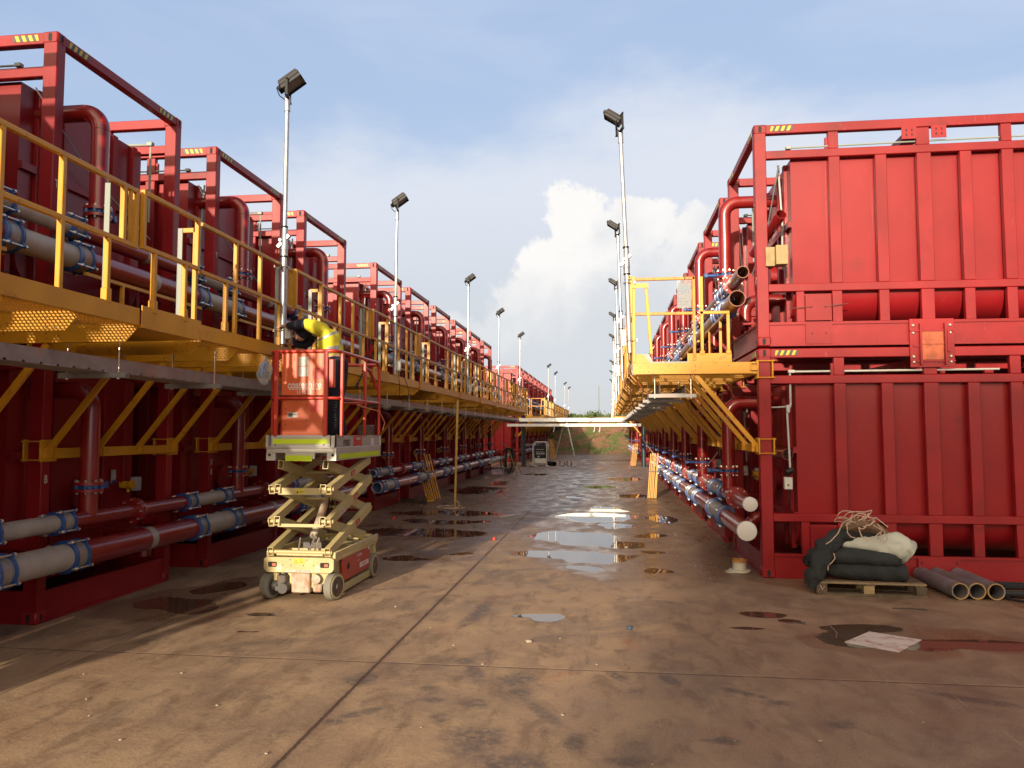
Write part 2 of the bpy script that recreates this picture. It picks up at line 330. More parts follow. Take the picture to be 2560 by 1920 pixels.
# ------------------------------------------------------------------ ground: wet stained concrete apron
def ground_mat():
    m = bpy.data.materials.new('wet_concrete'); m.use_nodes = True; t = m.node_tree; b = t.nodes['Principled BSDF']; L = t.links
    def nd(ty, **k):
        n = t.nodes.new(ty)
        for a, v in k.items(): setattr(n, a, v)
        return n
    def M(op, a, b_=None, cl=False):
        q = nd('ShaderNodeMath', operation=op, use_clamp=cl)
        for i, v in enumerate((a, b_)):
            if v is None: continue
            if hasattr(v, 'links'): L.new(v, q.inputs[i])
            else: q.inputs[i].default_value = v
        return q.outputs[0]
    def SM(x, a, b_, lo=0, hi=1):
        q = nd('ShaderNodeMapRange', interpolation_type='SMOOTHSTEP'); L.new(x, q.inputs[0])
        for i, v in enumerate((a, b_, lo, hi)): q.inputs[i+1].default_value = v
        return q.outputs[0]
    def MIX(f, a, c, bt='MIX'):
        q = nd('ShaderNodeMix', data_type='RGBA', blend_type=bt)
        for i, v in ((0, f), (6, a), (7, c)):
            if hasattr(v, 'links'): L.new(v, q.inputs[i])
            elif isinstance(v, tuple): q.inputs[i].default_value = (*v, 1)
            else: q.inputs[i].default_value = v
        return q.outputs[2]
    geo = nd('ShaderNodeTexCoord'); P = geo.outputs['Object']
    sc = nd('ShaderNodeVectorMath', operation='SCALE'); sc.inputs['Scale'].default_value = 1/S; L.new(P, sc.inputs[0]); P = sc.outputs[0]
    def NZ(scale, detail=6, rough=.55, s=(1, 1, 1), dist=0.0, src=None, rz=0):
        mp = nd('ShaderNodeMapping'); mp.inputs['Scale'].default_value = s; mp.inputs['Rotation'].default_value = (0, 0, rz); L.new(src or P, mp.inputs[0])
        n = nd('ShaderNodeTexNoise'); n.inputs['Scale'].default_value = scale; n.inputs['Detail'].default_value = detail
        n.inputs['Roughness'].default_value = rough; n.inputs['Distortion'].default_value = dist; L.new(mp.outputs[0], n.inputs[0]); return n
    big = NZ(.55, 5).outputs[0]; mid = NZ(2.2, 8, .62, (1, .8, 1), .4).outputs[0]; fine = NZ(22, 8, .7).outputs[0]
    streak = NZ(3.0, 8, .66, (1.8, .75, 1), .5, None, -.1).outputs[0]; streak2 = NZ(4.2, 7, .64, (2.2, .6, 1), .4, None, .55).outputs[0]
    def AT(n, amp, src):
        q = nd('ShaderNodeAttribute', attribute_name=n); return M('ADD', q.outputs['Fac'], M('MULTIPLY', M('SUBTRACT', src, .5), amp))
    rough_n = NZ(6, 7, .62, (1, 1.2, 1)).outputs[0]
    pm = AT('puddle', .38, rough_n)
    ps_m = AT('small_puddle', .5, rough_n)
    wt = AT('wet', .3, rough_n)
    # masks
    pud = M('MAXIMUM', SM(pm, -.02, .10), SM(ps_m, -.02, .14))
    wetm = SM(M('ADD', wt, M('MULTIPLY', M('SUBTRACT', mid, .5), 1.1)), -.12, .16)
    sepn = nd('ShaderNodeSeparateXYZ'); L.new(P, sepn.inputs[0]); PX, PY = sepn.outputs[0], sepn.outputs[1]
    far = SM(PY, 8.5, 17)
    wetall = M('MAXIMUM', wetm, M('MULTIPLY', far, SM(NZ(1.2, 7, .6, (1.4, .45, 1)).outputs[0], .44, .60)), )
    # colours
    dry = MIX(SM(big, .35, .65), (.312, .200, .115), (.240, .162, .104))
    dry = MIX(SM(mid, .38, .70), dry, (.370, .250, .145))
    dry = MIX(M('MULTIPLY', SM(streak, .47, .66), .6), dry, (.125, .074, .042))
    dry = MIX(M('MULTIPLY', SM(streak2, .56, .70), .45), dry, (.36, .25, .150))
    dry = MIX(M('MULTIPLY', SM(NZ(1.3, 5, .6, (1, 1, 1), 0.6).outputs[0], .60, .72), .5), dry, (.30, .105, .045))
    dry = MIX(M('MULTIPLY', SM(fine, .52, .72), .35), dry, (.20, .12, .075))
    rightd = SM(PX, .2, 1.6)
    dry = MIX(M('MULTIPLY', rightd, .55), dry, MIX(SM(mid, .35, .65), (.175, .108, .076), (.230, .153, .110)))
    st = M('MULTIPLY', SM(AT('stain', 1.5, rough_n), -.55, .50), SM(fine, .25, .60))
    dry = MIX(M('MULTIPLY', st, .70), dry, (.050, .044, .044))
    smud = SM(NZ(1.1, 7, .66, (1, 1, 1), .8).outputs[0], .50, .66); dry = MIX(M('MULTIPLY', smud, .55), dry, (.115, .080, .060))
    scr_ = M('MULTIPLY', SM(NZ(5, 3, .5, (5, .35, 1), .15, None, 1.05).outputs[0], .66, .70), SM(big, .42, .58)); dry = MIX(M('MULTIPLY', scr_, .4), dry, (.36, .27, .20))
    spots = M('MULTIPLY', SM(NZ(3.1, 3, .5, (1, 1, 1), 0).outputs[0], .64, .74), SM(fine, .4, .55))
    dry = MIX(M('MULTIPLY', spots, .5), dry, (.10, .07, .055))
    # white grit
    vor = nd('ShaderNodeTexVoronoi'); vor.inputs['Scale'].default_value = 9; L.new(P, vor.inputs[0])
    grit = M('LESS_THAN', vor.outputs['Distance'], .035); dry = MIX(M('MULTIPLY', grit, .7), dry, (.36, .30, .22))
    wetc = MIX(SM(mid, .3, .7), (.130, .078, .050), (.185, .118, .076))
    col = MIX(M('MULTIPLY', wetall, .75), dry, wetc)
    col = MIX(pud, col, (.085, .050, .034))
    grain = NZ(75, 5, .75).outputs[0]; col = MIX(M('MULTIPLY', SM(grain, .45, .68), .42), col, MIX(.5, col, (.03, .02, .015))); col = MIX(M('MULTIPLY', SM(grain, .50, .30), .30), col, MIX(.75, col, (.42, .30, .2)))
    # joints
    def line(coord, pos, w, amp):
        q = M('ABSOLUTE', M('SUBTRACT', M('ADD', coord, M('MULTIPLY', M('SUBTRACT', fine, .5), amp)), pos)); return SM(q, w, w*.4)
    jx = line(PX, -1.646, .014, .034); jd = line(PX, -1.646, .05, .05)
    jys = [line(PY, y, .011, .012) for y in (5.42, 11.6, 17.8, 24.0, 30.2, 36.4, 42.6)]
    jy = jys[0]
    for q in jys[1:]: jy = M('MAXIMUM', jy, q)
    lighty = line(PY, 5.435, .02, .02)
    thin = line(PX, -3.80, .006, .01)
    col = MIX(M('MULTIPLY', M('MULTIPLY', lighty, SM(mid, .35, .6)), .35), col, (.42, .28, .16))
    col = MIX(M('MULTIPLY', jd, .22), col, (.14, .06, .035))
    jn = M('MAXIMUM', jx, M('MAXIMUM', M('MULTIPLY', jy, .8), M('MULTIPLY', thin, .6)))
    col = MIX(M('MULTIPLY', jn, .85), col, (.055, .028, .018))
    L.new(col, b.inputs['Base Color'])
    ro = SM(mid, .3, .7, .60, .80)
    rw = M('ADD', SM(NZ(2.6, 6, .6, (1.2, .6, 1)).outputs[0], .35, .65, .24, .55), 0.0)
    q = nd('ShaderNodeMix', data_type='FLOAT'); L.new(wetall, q.inputs[0]); L.new(ro, q.inputs[2]); L.new(rw, q.inputs[3])
    q2 = nd('ShaderNodeMix', data_type='FLOAT'); L.new(pud, q2.inputs[0]); L.new(q.outputs[0], q2.inputs[2]); q2.inputs[3].default_value = .015
    L.new(q2.outputs[0], b.inputs['Roughness'])
    b.inputs['Specular IOR Level'].default_value = .5
    h = M('ADD', M('ADD', M('MULTIPLY', fine, .5), M('MULTIPLY', grain, .12)), M('ADD', M('MULTIPLY', mid, 1.2), M('MULTIPLY', jn, -2.5)))
    h = M('MULTIPLY', h, M('SUBTRACT', 1.0, pud))
    bs = nd('ShaderNodeMix', data_type='FLOAT'); L.new(M('MAXIMUM', pud, M('MAXIMUM', M('MULTIPLY', wetall, .95), M('MULTIPLY', far, .8))), bs.inputs[0]); bs.inputs[2].default_value = .9; bs.inputs[3].default_value = .015
    bp = nd('ShaderNodeBump'); bp.inputs['Distance'].default_value = .012; L.new(bs.outputs[0], bp.inputs['Strength']); L.new(h, bp.inputs['Height']); L.new(bp.outputs[0], b.inputs['Normal'])
    return m
import numpy as np
puddles = [(-.50, 12.0, .78, .85), (.15, 11.4, .45, .45), (-.85, 10.5, .60, .36), (-.10, 10.2, .5, .34), (-.2, 9.45, .34, .22), (-.2, 14.9, .85, .9), (.1, 13.6, .4, .35),
               (-.62, 6.92, .22, .20), (-.80, 6.98, .16, .09), (-2.95, 12.35, 1.15, .62), (-2.6, 9.85, .42, .17), (-3.1, 13.9, .85, .33), (-3.2, 15.3, 1.3, .55), (-1.85, 10.2, .17, .14),
               (-3.7, 21.3, .8, 1.5), (-3.5, 24.2, .3, 1.0), (-.1, 16.4, .5, .6), (-.97, 19.4, .15, .35), (.7, 20, .6, .45), (-.3, 23.0, .5, .8), (.5, 27, .6, 1.2), (-2.8, 30, .5, 1.3),
               (.6, 12.4, .25, .25), (.62, 10.7, .22, .2), (.55, 9.2, .15, .14), (1.0, 14.8, .3, .7), (-4.1, 6.95, .42, .30), (-4.05, 7.75, .25, .28)]
small = [(-3.11, 6.68, .17, .075), (-3.04, 6.09, .06, .03), (-2.92, 6.10, .05, .02), (1.36, 7.25, .22, .14), (1.55, 7.05, .12, .07), (1.12, 6.73, .20, .05), (2.9, 6.42, .62, .17), (2.35, 6.35, .3, .16), (2.1, 6.85, .35, .16), (1.9, 6.5, .25, .3),
             (3.5, 6.35, .5, .25)]
wet = [(1.0, 12, .9, 3.0), (.9, 9.8, 1.0, 1.2), (1.3, 9.1, 1.3, .35), (2.6, 8.6, 1.2, .4), (4.2, 8.2, 1.2, .45), (2.1, 6.5, .55, .55), (2.9, 6.35, .9, .35), (-3.2, 12.5, 1.6, 2.4), (-3.5, 18, 1.4, 6), (.9, 20, 1.0, 9), (-.1, 14, 1.3, 5.5), (-4.1, 7.2, .7, 1.1), (-2.1, 10.2, .5, .6), (-1.6, 24, 2.4, 9)]
stains = [(-1.05, 5.52, .08, .07), (-.93, 5.30, .06, .22, .35), (-1.12, 4.92, .07, .055), (-1.06, 4.71, .075, .05), (-.97, 4.41, .05, .10, .2), (-1.54, 4.30, .08, .05), (-1.42, 4.47, .05, .16, -.8),
              (-.80, 4.69, .08, .08), (-.63, 5.15, .12, .15), (-.57, 4.93, .07, .09), (-.40, 4.58, .05, .22, .6), (0.02, 5.33, .05, .14, .5), (1.03, 4.94, .08, .04), (1.29, 4.63, .085, .07),
              (.40, 5.3, .05, .13, .5), (-1.65, 5.05, .09, .13), (.85, 5.1, .04, .2, .9), (-.2, 4.2, .06, .12), (.1, 4.0, .1, .06), (.6, 4.3, .09, .05), (-1.2, 7.0, .07, .5, -.1), (2.2, 5.15, .05, .35, 1.2), (2.9, 5.0, .05, .3, 1.3), (-.5, 3.9, .2, .1), (-.75, 4.15, .17, .2)]

gxs = [-400, -150, -60, -30, -15, -10, -8, -7, -6.5, -6]+[-5.6+.045*i for i in range(245)]+[5.6, 6.2, 7, 8, 10, 15, 30, 60, 150, 400]
gys = [-120, -40, -10, 0, 1, 2, 2.6]; yv = 3.0
while yv < 55: gys.append(yv); yv += .045 if yv < 9 else .045+(yv-9)*.010
gys.append(55.2)
GX, GY = np.meshgrid(np.array(gxs), np.array(gys)); nxg, nyg = len(gxs), len(gys)
def wobble(amp, fr, ph):
    return amp*(np.sin(GX*fr*1.3+ph+1.7*np.sin(GY*fr*.9+ph))+np.sin(GY*fr*1.1+ph*2+1.3*np.sin(GX*fr*1.7+ph)))*.5
def field(lst, amp=.16):
    X = GX+wobble(amp, 2.3, 1.0)+wobble(amp*.5, 6.1, 4.0); Y = GY+wobble(amp, 2.0, 2.0)+wobble(amp*.5, 5.3, .5); r = np.full(GX.shape, -9.0)
    for (x, y, rx, ry, *an) in lst:
        dx, dy = X-x, Y-y
        if an: c, s_ = math.cos(an[0]), math.sin(an[0]); dx, dy = dx*c+dy*s_, -dx*s_+dy*c
        r = np.maximum(r, 1-np.sqrt((dx/rx)**2+(dy/ry)**2))
    return r
gm = bpy.data.meshes.new('ground')
gv = np.stack([GX*S, GY*S, np.zeros_like(GX)], -1).reshape(-1, 3)
ii = (np.arange(nyg-1)[:, None]*nxg+np.arange(nxg-1)[None, :]).ravel()
gf = np.stack([ii, ii+1, ii+nxg+1, ii+nxg], -1)
gm.vertices.add(len(gv)); gm.vertices.foreach_set('co', gv.ravel().astype('f4')); gm.loops.add(gf.size); gm.loops.foreach_set('vertex_index', gf.ravel().astype('i4'))
gm.polygons.add(len(gf)); gm.polygons.foreach_set('loop_start', np.arange(len(gf), dtype='i4')*4); gm.update(calc_edges=True); gm.validate()
for nm, ls, am in (('puddle', puddles, .16), ('small_puddle', small, .03), ('wet', wet, .25), ('stain', stains, .03)):
    at = gm.attributes.new(nm, 'FLOAT', 'POINT'); at.data.foreach_set('value', np.clip(field(ls, am), -3, 1).ravel().astype('f4'))
gm.materials.append(ground_mat()); tag(link('ground', gm), kind='structure')

def soil_mat():
    m = bpy.data.materials.new('red_soil_with_grass'); m.use_nodes = True; t = m.node_tree; b = t.nodes['Principled BSDF']; L = t.links
    tcn = t.nodes.new('ShaderNodeTexCoord')
    def nz(s, d, r):
        n = t.nodes.new('ShaderNodeTexNoise'); n.inputs['Scale'].default_value = s; n.inputs['Detail'].default_value = d; n.inputs['Roughness'].default_value = r; L.new(tcn.outputs['Object'], n.inputs[0]); return n.outputs[0]
    def rmp(x, a, b_):
        q = t.nodes.new('ShaderNodeMapRange'); q.interpolation_type = 'SMOOTHSTEP'; L.new(x, q.inputs[0]); q.inputs[1].default_value = a; q.inputs[2].default_value = b_; return q.outputs[0]
    def mx(f, a, c):
        q = t.nodes.new('ShaderNodeMix'); q.data_type = 'RGBA'; L.new(f, q.inputs[0])
        for i, v in ((6, a), (7, c)):
            if isinstance(v, tuple): q.inputs[i].default_value = (*v, 1)
            else: L.new(v, q.inputs[i])
        return q.outputs[2]
    soil = mx(rmp(nz(2.5, 6, .7), .35, .65), (.20, .095, .05), (.29, .155, .085))
    grass = mx(rmp(nz(5, 6, .7), .3, .7), (.075, .105, .022), (.16, .17, .045))
    c = mx(rmp(nz(.62, 8, .72), .46, .56), soil, grass); L.new(c, b.inputs['Base Color']); b.inputs['Roughness'].default_value = .9
    bp = t.nodes.new('ShaderNodeBump'); bp.inputs['Distance'].default_value = .3; bp.inputs['Strength'].default_value = .8; L.new(nz(3, 8, .7), bp.inputs['Height']); L.new(bp.outputs[0], b.inputs['Normal'])
    return m
from mathutils import noise as mnoise
soil = soil_mat(); greenm = mat('leaf_green', (.085, .125, .03), .7, var=.4, nscale=1.5)
bz = MB(); bz.keep = True
xs = [-400, -200, -120, -80, -60] + [-40+1.0*i for i in range(81)] + [60, 80, 120, 200, 400]
ys = [54.6, 55.2, 56, 57, 58, 59, 60, 61, 62, 63, 64, 66, 68, 72, 80, 100, 160, 300, 600, 1500]
def bh(x, y):
    q = min(max((y-55.0)/9.5, 0), 1); z = 3.0*(q*q*(3-2*q)); z += .30*mnoise.noise((x*.25, y*.3, 0))*q*1.2+.10*mnoise.noise((x*1.1, y*1.1, 3))*min(1, q*4)
    return z-.02 if y > 54.7 else -.05
for y in ys:
    for x in xs: bz.v.append((x, y, bh(x, y)))
nx = len(xs)
for j in range(len(ys)-1):
    for i in range(nx-1): bz.f.append((j*nx+i, j*nx+i+1, (j+1)*nx+i+1, (j+1)*nx+i)); bz.m.append(0)
tag(link('earth_bank', bz.mesh('earth_bank', soil, 80)), kind='structure')
random.seed(99)
for (bx, by, bs, l) in ((-8.3, 64, .75, 'leftmost bush on top of the red earth bank'), (-5.2, 64.5, .6, 'low bush on the bank above the white bridge'), (-1.2, 64, .85, 'wide bush on the bank left of the right floodlights'), (1.0, 64.5, .6, 'small bush on the bank behind the right poles')):
    q = MB(); q.keep = True
    for k in range(900):
        v = Vector((random.gauss(0, 1), random.gauss(0, .6), abs(random.gauss(0, .5)))); v = v*bs*.55; n_ = mnoise.noise(v*2.2+Vector((bx, 0, 0)))
        if n_ < -.1 or v.length > bs*2: continue
        u = Vector((random.uniform(-1, 1), random.uniform(-1, 1), random.uniform(-1, 1))).normalized()*.07; w = u.cross(Vector((random.random(), random.random(), random.random()))).normalized()*.05; c = v+Vector((0, 0, bh(bx, by)-.05)); q.add([c-u, c+w, c+u, c-w], [(0, 1, 2, 3)])
    bsh = thing('bush', l, 'bush', (bx, by, 0), 0, 'bushes on the earth bank'); part('foliage', q, greenm, bsh)
q = MB(); q.tube([(-.85, 66, 3.0), (-.85, 66, 5.6)], .03, 6); single('thin_mast', q, mat('mast_grey', (.15, .15, .14), .6), 'thin dark mast standing on the bank above the bridge', 'mast')
gb = MB(); gb.keep = True
for k in range(5200):
    x = random.uniform(-9, 6); y = random.uniform(55.6, 66)
    if mnoise.noise((x*.55, y*.5, 7)) < (.12 if y < 62.5 else -.12): continue
    hgt = random.uniform(.06, .16)*(1.7 if y > 62.5 else 1); z = bh(x, y)-.02
    for q in range(3):
        a = random.uniform(0, 6.28); w = random.uniform(.02, .05); dx, dy = math.cos(a)*w, math.sin(a)*w; gx_, gy_ = random.uniform(-.08, .08), random.uniform(-.08, .08)
        gb.add([(x-dx, y-dy, z), (x+dx, y+dy, z), (x+gx_, y+gy_, z+hgt)], [(0, 1, 2)])
tag(link('grass_tufts', gb.mesh('grass_tufts', greenm)), 'tufts of green grass growing over the red earth bank at the far end', 'grass', kind='stuff')

# ------------------------------------------------------------------ tank containers (two high, two rows)
CW, CL, CH = 2.0, 6.0, 2.60
def tape(sx, x0, x1, y, z0, z1, flip=False, axis=0, n=4):
    """hazard stripes: alternate black / yellow parallelograms on a rail face; axis 0: runs along x at y; axis 1: runs along y at x"""
    m = MB(sx); h = z1-z0; L = x1-x0; w = L/(2*n); T = .0025
    def P(a, z, d): return (a, y+d, z) if axis == 0 else (y+d, a, z)
    for k in range(2*n):
        m.cur = k % 2; a = x0+k*w; sl = w*.75*(-1 if flip else 1)
        lo0, lo1, hi0, hi1 = a-sl/2, a+w-sl/2, a+sl/2, a+w+sl/2
        c = lambda q: min(max(q, x0), x1)
        m.add([P(c(lo0), z0, 0), P(c(lo1), z0, 0), P(c(hi1), z1, 0), P(c(hi0), z1, 0), P(c(lo0), z0, -T), P(c(lo1), z0, -T), P(c(hi1), z1, -T), P(c(hi0), z1, -T)],
              [(0, 1, 2, 3), (4, 7, 6, 5), (0, 4, 5, 1), (2, 6, 7, 3), (1, 5, 6, 2), (0, 3, 7, 4)])
    return m
def bolts(m, c, r, n, z0, z1, br=.010):
    for k in range(n):
        a = 2*math.pi*(k+.5)/n; x, y = c[0]+r*math.cos(a), c[1]+r*math.sin(a)
        m.cyl((x, y, z0), (x, y, z1), br, 6)
    return m
def make_container(sx, upper, riser_y, riser_u, h2u):
    lab = ''
    root = thing('tank_container', None, 'tank container', (0, 0, 0), 0, 'red tank containers stacked two high in the rows')
    f = MB(sx); B = .007
    for (x0, y0) in ((0, 0), (0, CW-.11), (CL-.135, 0), (CL-.135, CW-.11)):
        f.box(x0, x0+.135, y0, y0+.11, .10, 2.50, B)
    for y0, y1 in ((.004, .085), (CW-.085, CW-.004)):
        f.box(.13, CL-.13, y0, y1, 2.485, 2.592, B)
        f.box(.13, CL-.13, y0+.006, y1-.006, 2.19, 2.285, B)
        f.box(.13, CL-.13, y0+.006, y1-.006, .63, .72, B)
        yy = y0 if y0 < 1 else y0+.03
        f.box(.13, CL-.13, yy, yy+.05, .245, .275); f.box(.13, CL-.13, yy+.015, yy+.045, .03, .245); f.box(.13, CL-.13, yy, yy+.05, .0, .03)
        for u in (.83, 1.34, 1.79, 2.25, 2.69, 3.30, 3.76, 4.21, 4.66, 5.2):
            w = .155 if u in (1.79, 4.21) else .125
            f.box(u, u+w, y0+.010, y1-.008, .72, 2.19, .005)
            f.box(u+.005, u+w-.01, y0+.012, y1-.010, .275, .63, .005)
            if u in (.83, 1.79, 2.69, 3.30, 4.21, 5.2): f.box(u, u+w-.01, y0+.012, y1-.010, 2.285, 2.485, .005)
        f.box(.44, .53, y0+.012, y1-.010, .275, .63, .005); f.box(5.45, 5.55, y0+.012, y1-.010, .275, .63, .005)
        f.box(.53, .83, y0+.03, y1-.03, .275, .60)
    for x0 in (.004, CL-.09):
        f.box(x0, x0+.085, .10, CW-.10, 2.50, 2.592, B)
        f.box(x0, x0+.05, .10, CW-.10, .0, .03); f.box(x0+.012, x0+.045, .10, CW-.10, .03, .245); f.box(x0, x0+.05, .10, CW-.10, .245, .27)
    f.box(1.70, 1.86, .2, CW-.2, 2.38, 2.47); f.box(4.2, 4.3, .2, CW-.2, 2.38, 2.47)
    # stiffeners behind the aisle opening
    for y in (.28, .62, 1.36, 1.70): f.box(.385, .45, y, y+.075, .30, 2.2, .005)
    f.box(.385, .46, .1, CW-.1, .66, .73); f.box(.385, .46, .1, CW-.1, 1.40, 1.47)
    part('frame', f, red, root)
    for (x0, y0) in ((-.004, -.004), (-.004, CW-.116)):
        for z0 in (0, 2.485):
            c = MB(sx); c.box(x0, x0+.153, y0, y0+.12, z0, z0+.112, .014)
            c.cur = 1
            for dz in (-.022, 0, .022): c.cyl((x0+.074, y0-.0015 if y0 < 1 else y0+.1215, z0+.056+dz), (x0+.074, y0+.001 if y0 < 1 else y0+.119, z0+.056+dz), .017, 12)
            c.box(x0+.057, x0+.091, y0-.0018 if y0 < 1 else y0+.119, y0+.001 if y0 < 1 else y0+.1218, z0+.034, z0+.078)
            for dz in (-.018, 0, .018): c.cyl((x0-.0015, y0+.06, z0+.056+dz), (x0+.001, y0+.06, z0+.056+dz), .014, 12)
            part('corner_casting', c, [red, dark], root)
    # tank: flat walls with round belly
    tk_ = MB(sx); prof = [(.10, 2.20), (.10, .66)]
    prof += [(1.0-.90*math.copysign(abs(math.cos(a))**.55, math.cos(a)), .66-.40*math.sin(a)**.9) for a in (math.pi*k/16 for k in range(1, 16))]
    prof += [(1.90, .66), (1.90, 2.20)]
    tk_.prism(prof, 0, .425, CL-.3)
    tk_.box(.44, CL-.32, .12, 1.88, 2.20, 2.205)
    part('tank', tk_, redtank, root)
    mh = MB(sx); mh.cyl((.36, 1.05, 1.05 if not upper else 1.0), (.425, 1.05, 1.05 if not upper else 1.0), .14, 24); mh.cyl((.345, 1.05, 1.0), (.36, 1.05, 1.0), .17, 24)
    part('manhole_cover', mh, red, root)
    # hazard tape
    for (a, b) in ((.185, .445),):
        part('hazard_tape', tape(sx, a, b, .0035, 2.515, 2.572, False, 0), [ty, tk], root)
    part('hazard_tape', tape(sx, .15, .43, .0035, 2.515, 2.572, False, 1), [ty, tk], root)
    part('hazard_tape', tape(sx, 1.57, 1.85, .0035, 2.515, 2.572, False, 1), [ty, tk], root)
    # riser / gooseneck
    rr = .078; zt = 1.98 if upper else 2.02; zb = 1.03 if upper else 1.15
    ru = riser_u; br = .17
    p = MB(sx)
    pts = [(.45, riser_y, zt)]+[(-ru+br-br*math.sin(a), riser_y, zt-br+br*math.cos(a)) for a in (math.pi/2*k/8 for k in range(9))]+[(-ru, riser_y, zb+.045)]
    p.tube(pts, rr, 20)
    p.cyl((-ru, riser_y, zb+.018), (-ru, riser_y, zb+.045), .122, 24); p.tube([(-ru, riser_y, zt-br-.004), (-ru, riser_y, zt-br+.004)], rr+.003, 20)
    bolts(p, (-ru, riser_y), .104, 8, zb+.04, zb+.05, .011)
    g_ = part('gooseneck_pipe' if upper else 'riser_pipe', p, redpipe, root)
    bt = MB(sx); bolts(bt, (-ru, riser_y), .104, 8, zb-.062, zb+.066, .0085); bolts(bt, (-ru, riser_y), .104, 8, zb+.045, zb+.056, .014); part('flange_bolts', bt, steel, g_)
    v = MB(sx)
    v.cyl((-ru, riser_y, zb-.016), (-ru, riser_y, zb+.016), .098, 24)
    for k in range(8):
        a = 2*math.pi*(k+.5)/8; v.cyl((-ru+.106*math.cos(a), riser_y+.106*math.sin(a), zb-.0155), (-ru+.106*math.cos(a), riser_y+.106*math.sin(a), zb+.0155), .022, 8)
    if sx > 0: v.cyl((-ru-.09, riser_y, zb), (-ru-.23, riser_y, zb), .022, 10); v.box(-ru-.27, -ru-.22, riser_y-.03, riser_y+.03, zb-.025, zb+.03, .006)
    else: v.cyl((-ru, riser_y+.09, zb), (-ru, riser_y+.20, zb), .022, 10); v.box(-ru-.03, -ru+.03, riser_y+.19, riser_y+.24, zb-.03, zb+.035, .006)
    part('butterfly_valve', v, blue, root)
    # lower flange and short spool to the header
    hz_ = .80 if upper else .858
    s_ = MB(sx); s_.cyl((-ru, riser_y, zb-.045), (-ru, riser_y, zb-.018), .122, 24); s_.cyl((-ru, riser_y, hz_+.03), (-ru, riser_y, zb-.04), rr, 20)
    part('spool_pipe', s_, redpipe, root)
    # second branch pipe low, behind
    br_ = MB(sx); yb = 1.45 if riser_y < .8 else .55
    br_.tube([(.45, yb, .62)]+[(.10-.14*math.sin(a), yb, .48+.14*math.cos(a)) for a in (math.pi/2*k/6 for k in range(7))]+[(-.04, yb, .36)], .072, 16)
    part('drain_elbow', br_, redpipe, root)
    # conduit + junction box
    cd = MB(sx)
    if upper:
        cd.tube([(.34, .34, 2.22), (.37, .32, 1.5), (.36, .33, .95)], .012, 8)
        cd.tube([(.30, .12, 2.15), (.32, .9, 1.62), (.30, 1.92, 1.2)], .009, 6)
        part('conduit', cd, grey, root)
        ce = MB(sx); ce.tube([(.33, 1.93, 2.30), (.33, 1.93, 1.4)], .013, 8); ce.tube([(.33, 1.93, 2.30), (.9, 1.93, 2.31)], .016, 8); ce.box(.30, .37, 1.90, 1.96, 2.28, 2.33, .006); part('conduit', ce, stripgrey, root)
        wc = MB(sx); wc.tube([(.38, .02, 2.31), (1.85, .05, 2.335), (4.5, .06, 2.36)], .010, 8); wc.box(.36, .42, .0, .05, 2.295, 2.33, .004); part('cable_conduit', wc, stripgrey, root)
    else:
        cd.tube([(.36, .06, 2.33), (.36, .06, 1.95), (.32, .06, 1.85), (.34, .06, 1.2)], .012, 8); cd.tube([(.12, .10, 1.92), (.34, .07, 1.93)], .009, 6); cd.box(.31, .35, .04, .08, 1.86, 1.95, .006)
        if sx > 0: part('conduit', cd, grey, root)
        jb = MB(sx); jb.box(.27, .36, .04, .10, .99, 1.13, .006); jb.cur = 1; jb.cyl((.31, .035, 1.04), (.31, .042, 1.04), .012, 10); 
        if sx > 0: part('junction_box', jb, [white, dkmetal], root)
        wc = MB(sx); wc.tube([(.36, .06, 2.33), (1.6, .06, 2.335), (2.6, .06, 2.34)], .012, 8); wc.box(.34, .41, .03, .09, 2.315, 2.35, .004); part('cable_conduit', wc, white, root)
        lt = MB(sx); lt.tube([(.315, .05, .99), (.30, .05, .87), (.315, .05, .78), (.33, .05, .87), (.318, .05, .99)], .004, 5); 
        if sx > 0: part('wire_loop', lt, black, root)
        j2 = MB(sx); j2.box(.26, .33, 1.74, 1.84, 1.00, 1.15, .006); part('junction_box', j2, grey, root)
        sn = MB(sx); sn.cyl((.22, 1.60, 1.08), (.31, 1.60, 1.08), .038, 14); sn.cyl((.205, 1.60, 1.08), (.22, 1.60, 1.08), .048, 14); sn.box(.24, .30, 1.50, 1.57, 1.05, 1.11, .004); sn.cyl((.26, 1.60, 1.0), (.26, 1.60, 1.05), .018, 8); part('sensor', sn, yel, root)
        # row label plate
        lp = MB(sx); lp.box(.376, .384, 1.49, 1.56, 1.10, 1.24); lp.cur = 1; lp.box(.374, .376, 1.492, 1.558, 1.10, 1.13); npz = part('number_plate', lp, [grey, blue], root)
        if sx < 0: text('plate_letters', 'LR', .07, whtx, npz, (-.374, 1.525, 1.18), (R(90), 0, R(90)), .002)
    # lug on rail
    lg = MB(sx); lg.box(.80, .83, .03, .06, 2.28, 2.42); part('lug', lg, red, root)
    if upper:
        for (a, b) in ((1.63, 1.79), (1.95, 2.11)):
            q = MB(sx); q.box(a, b, -.004, .003, 2.35, 2.49, .0); q.cur = 1
            for i in range(2):
                for j in range(2): q.box(a+.045+.06*i, a+.058+.06*i, -.0055, -.003, 2.38+.055*j, 2.41+.055*j)
            part('slotted_plate', q, [red, dark], root)
        q = MB(sx); q.box(.53, .82, -.004, .02, .02, .27, .0); q.box(.535, .815, -.004, .03, .29, .58, .0); q.cur = 1
        for u in (.60, .75): q.cyl((u, -.006, .14), (u, -.003, .14), .010, 8); q.cyl((u, -.006, .44), (u, -.003, .44), .010, 8)
        part('hatch_plate', q, [red, dark], root)
        w = MB(sx); w.tube([(.35, -.006, .43), (.60, -.01, .445)], .004, 5); w.tube([(.75, -.01, .445), (1.0, -.006, .475)], .004, 5); part('tie_wire', w, dkmetal, root)
    else:
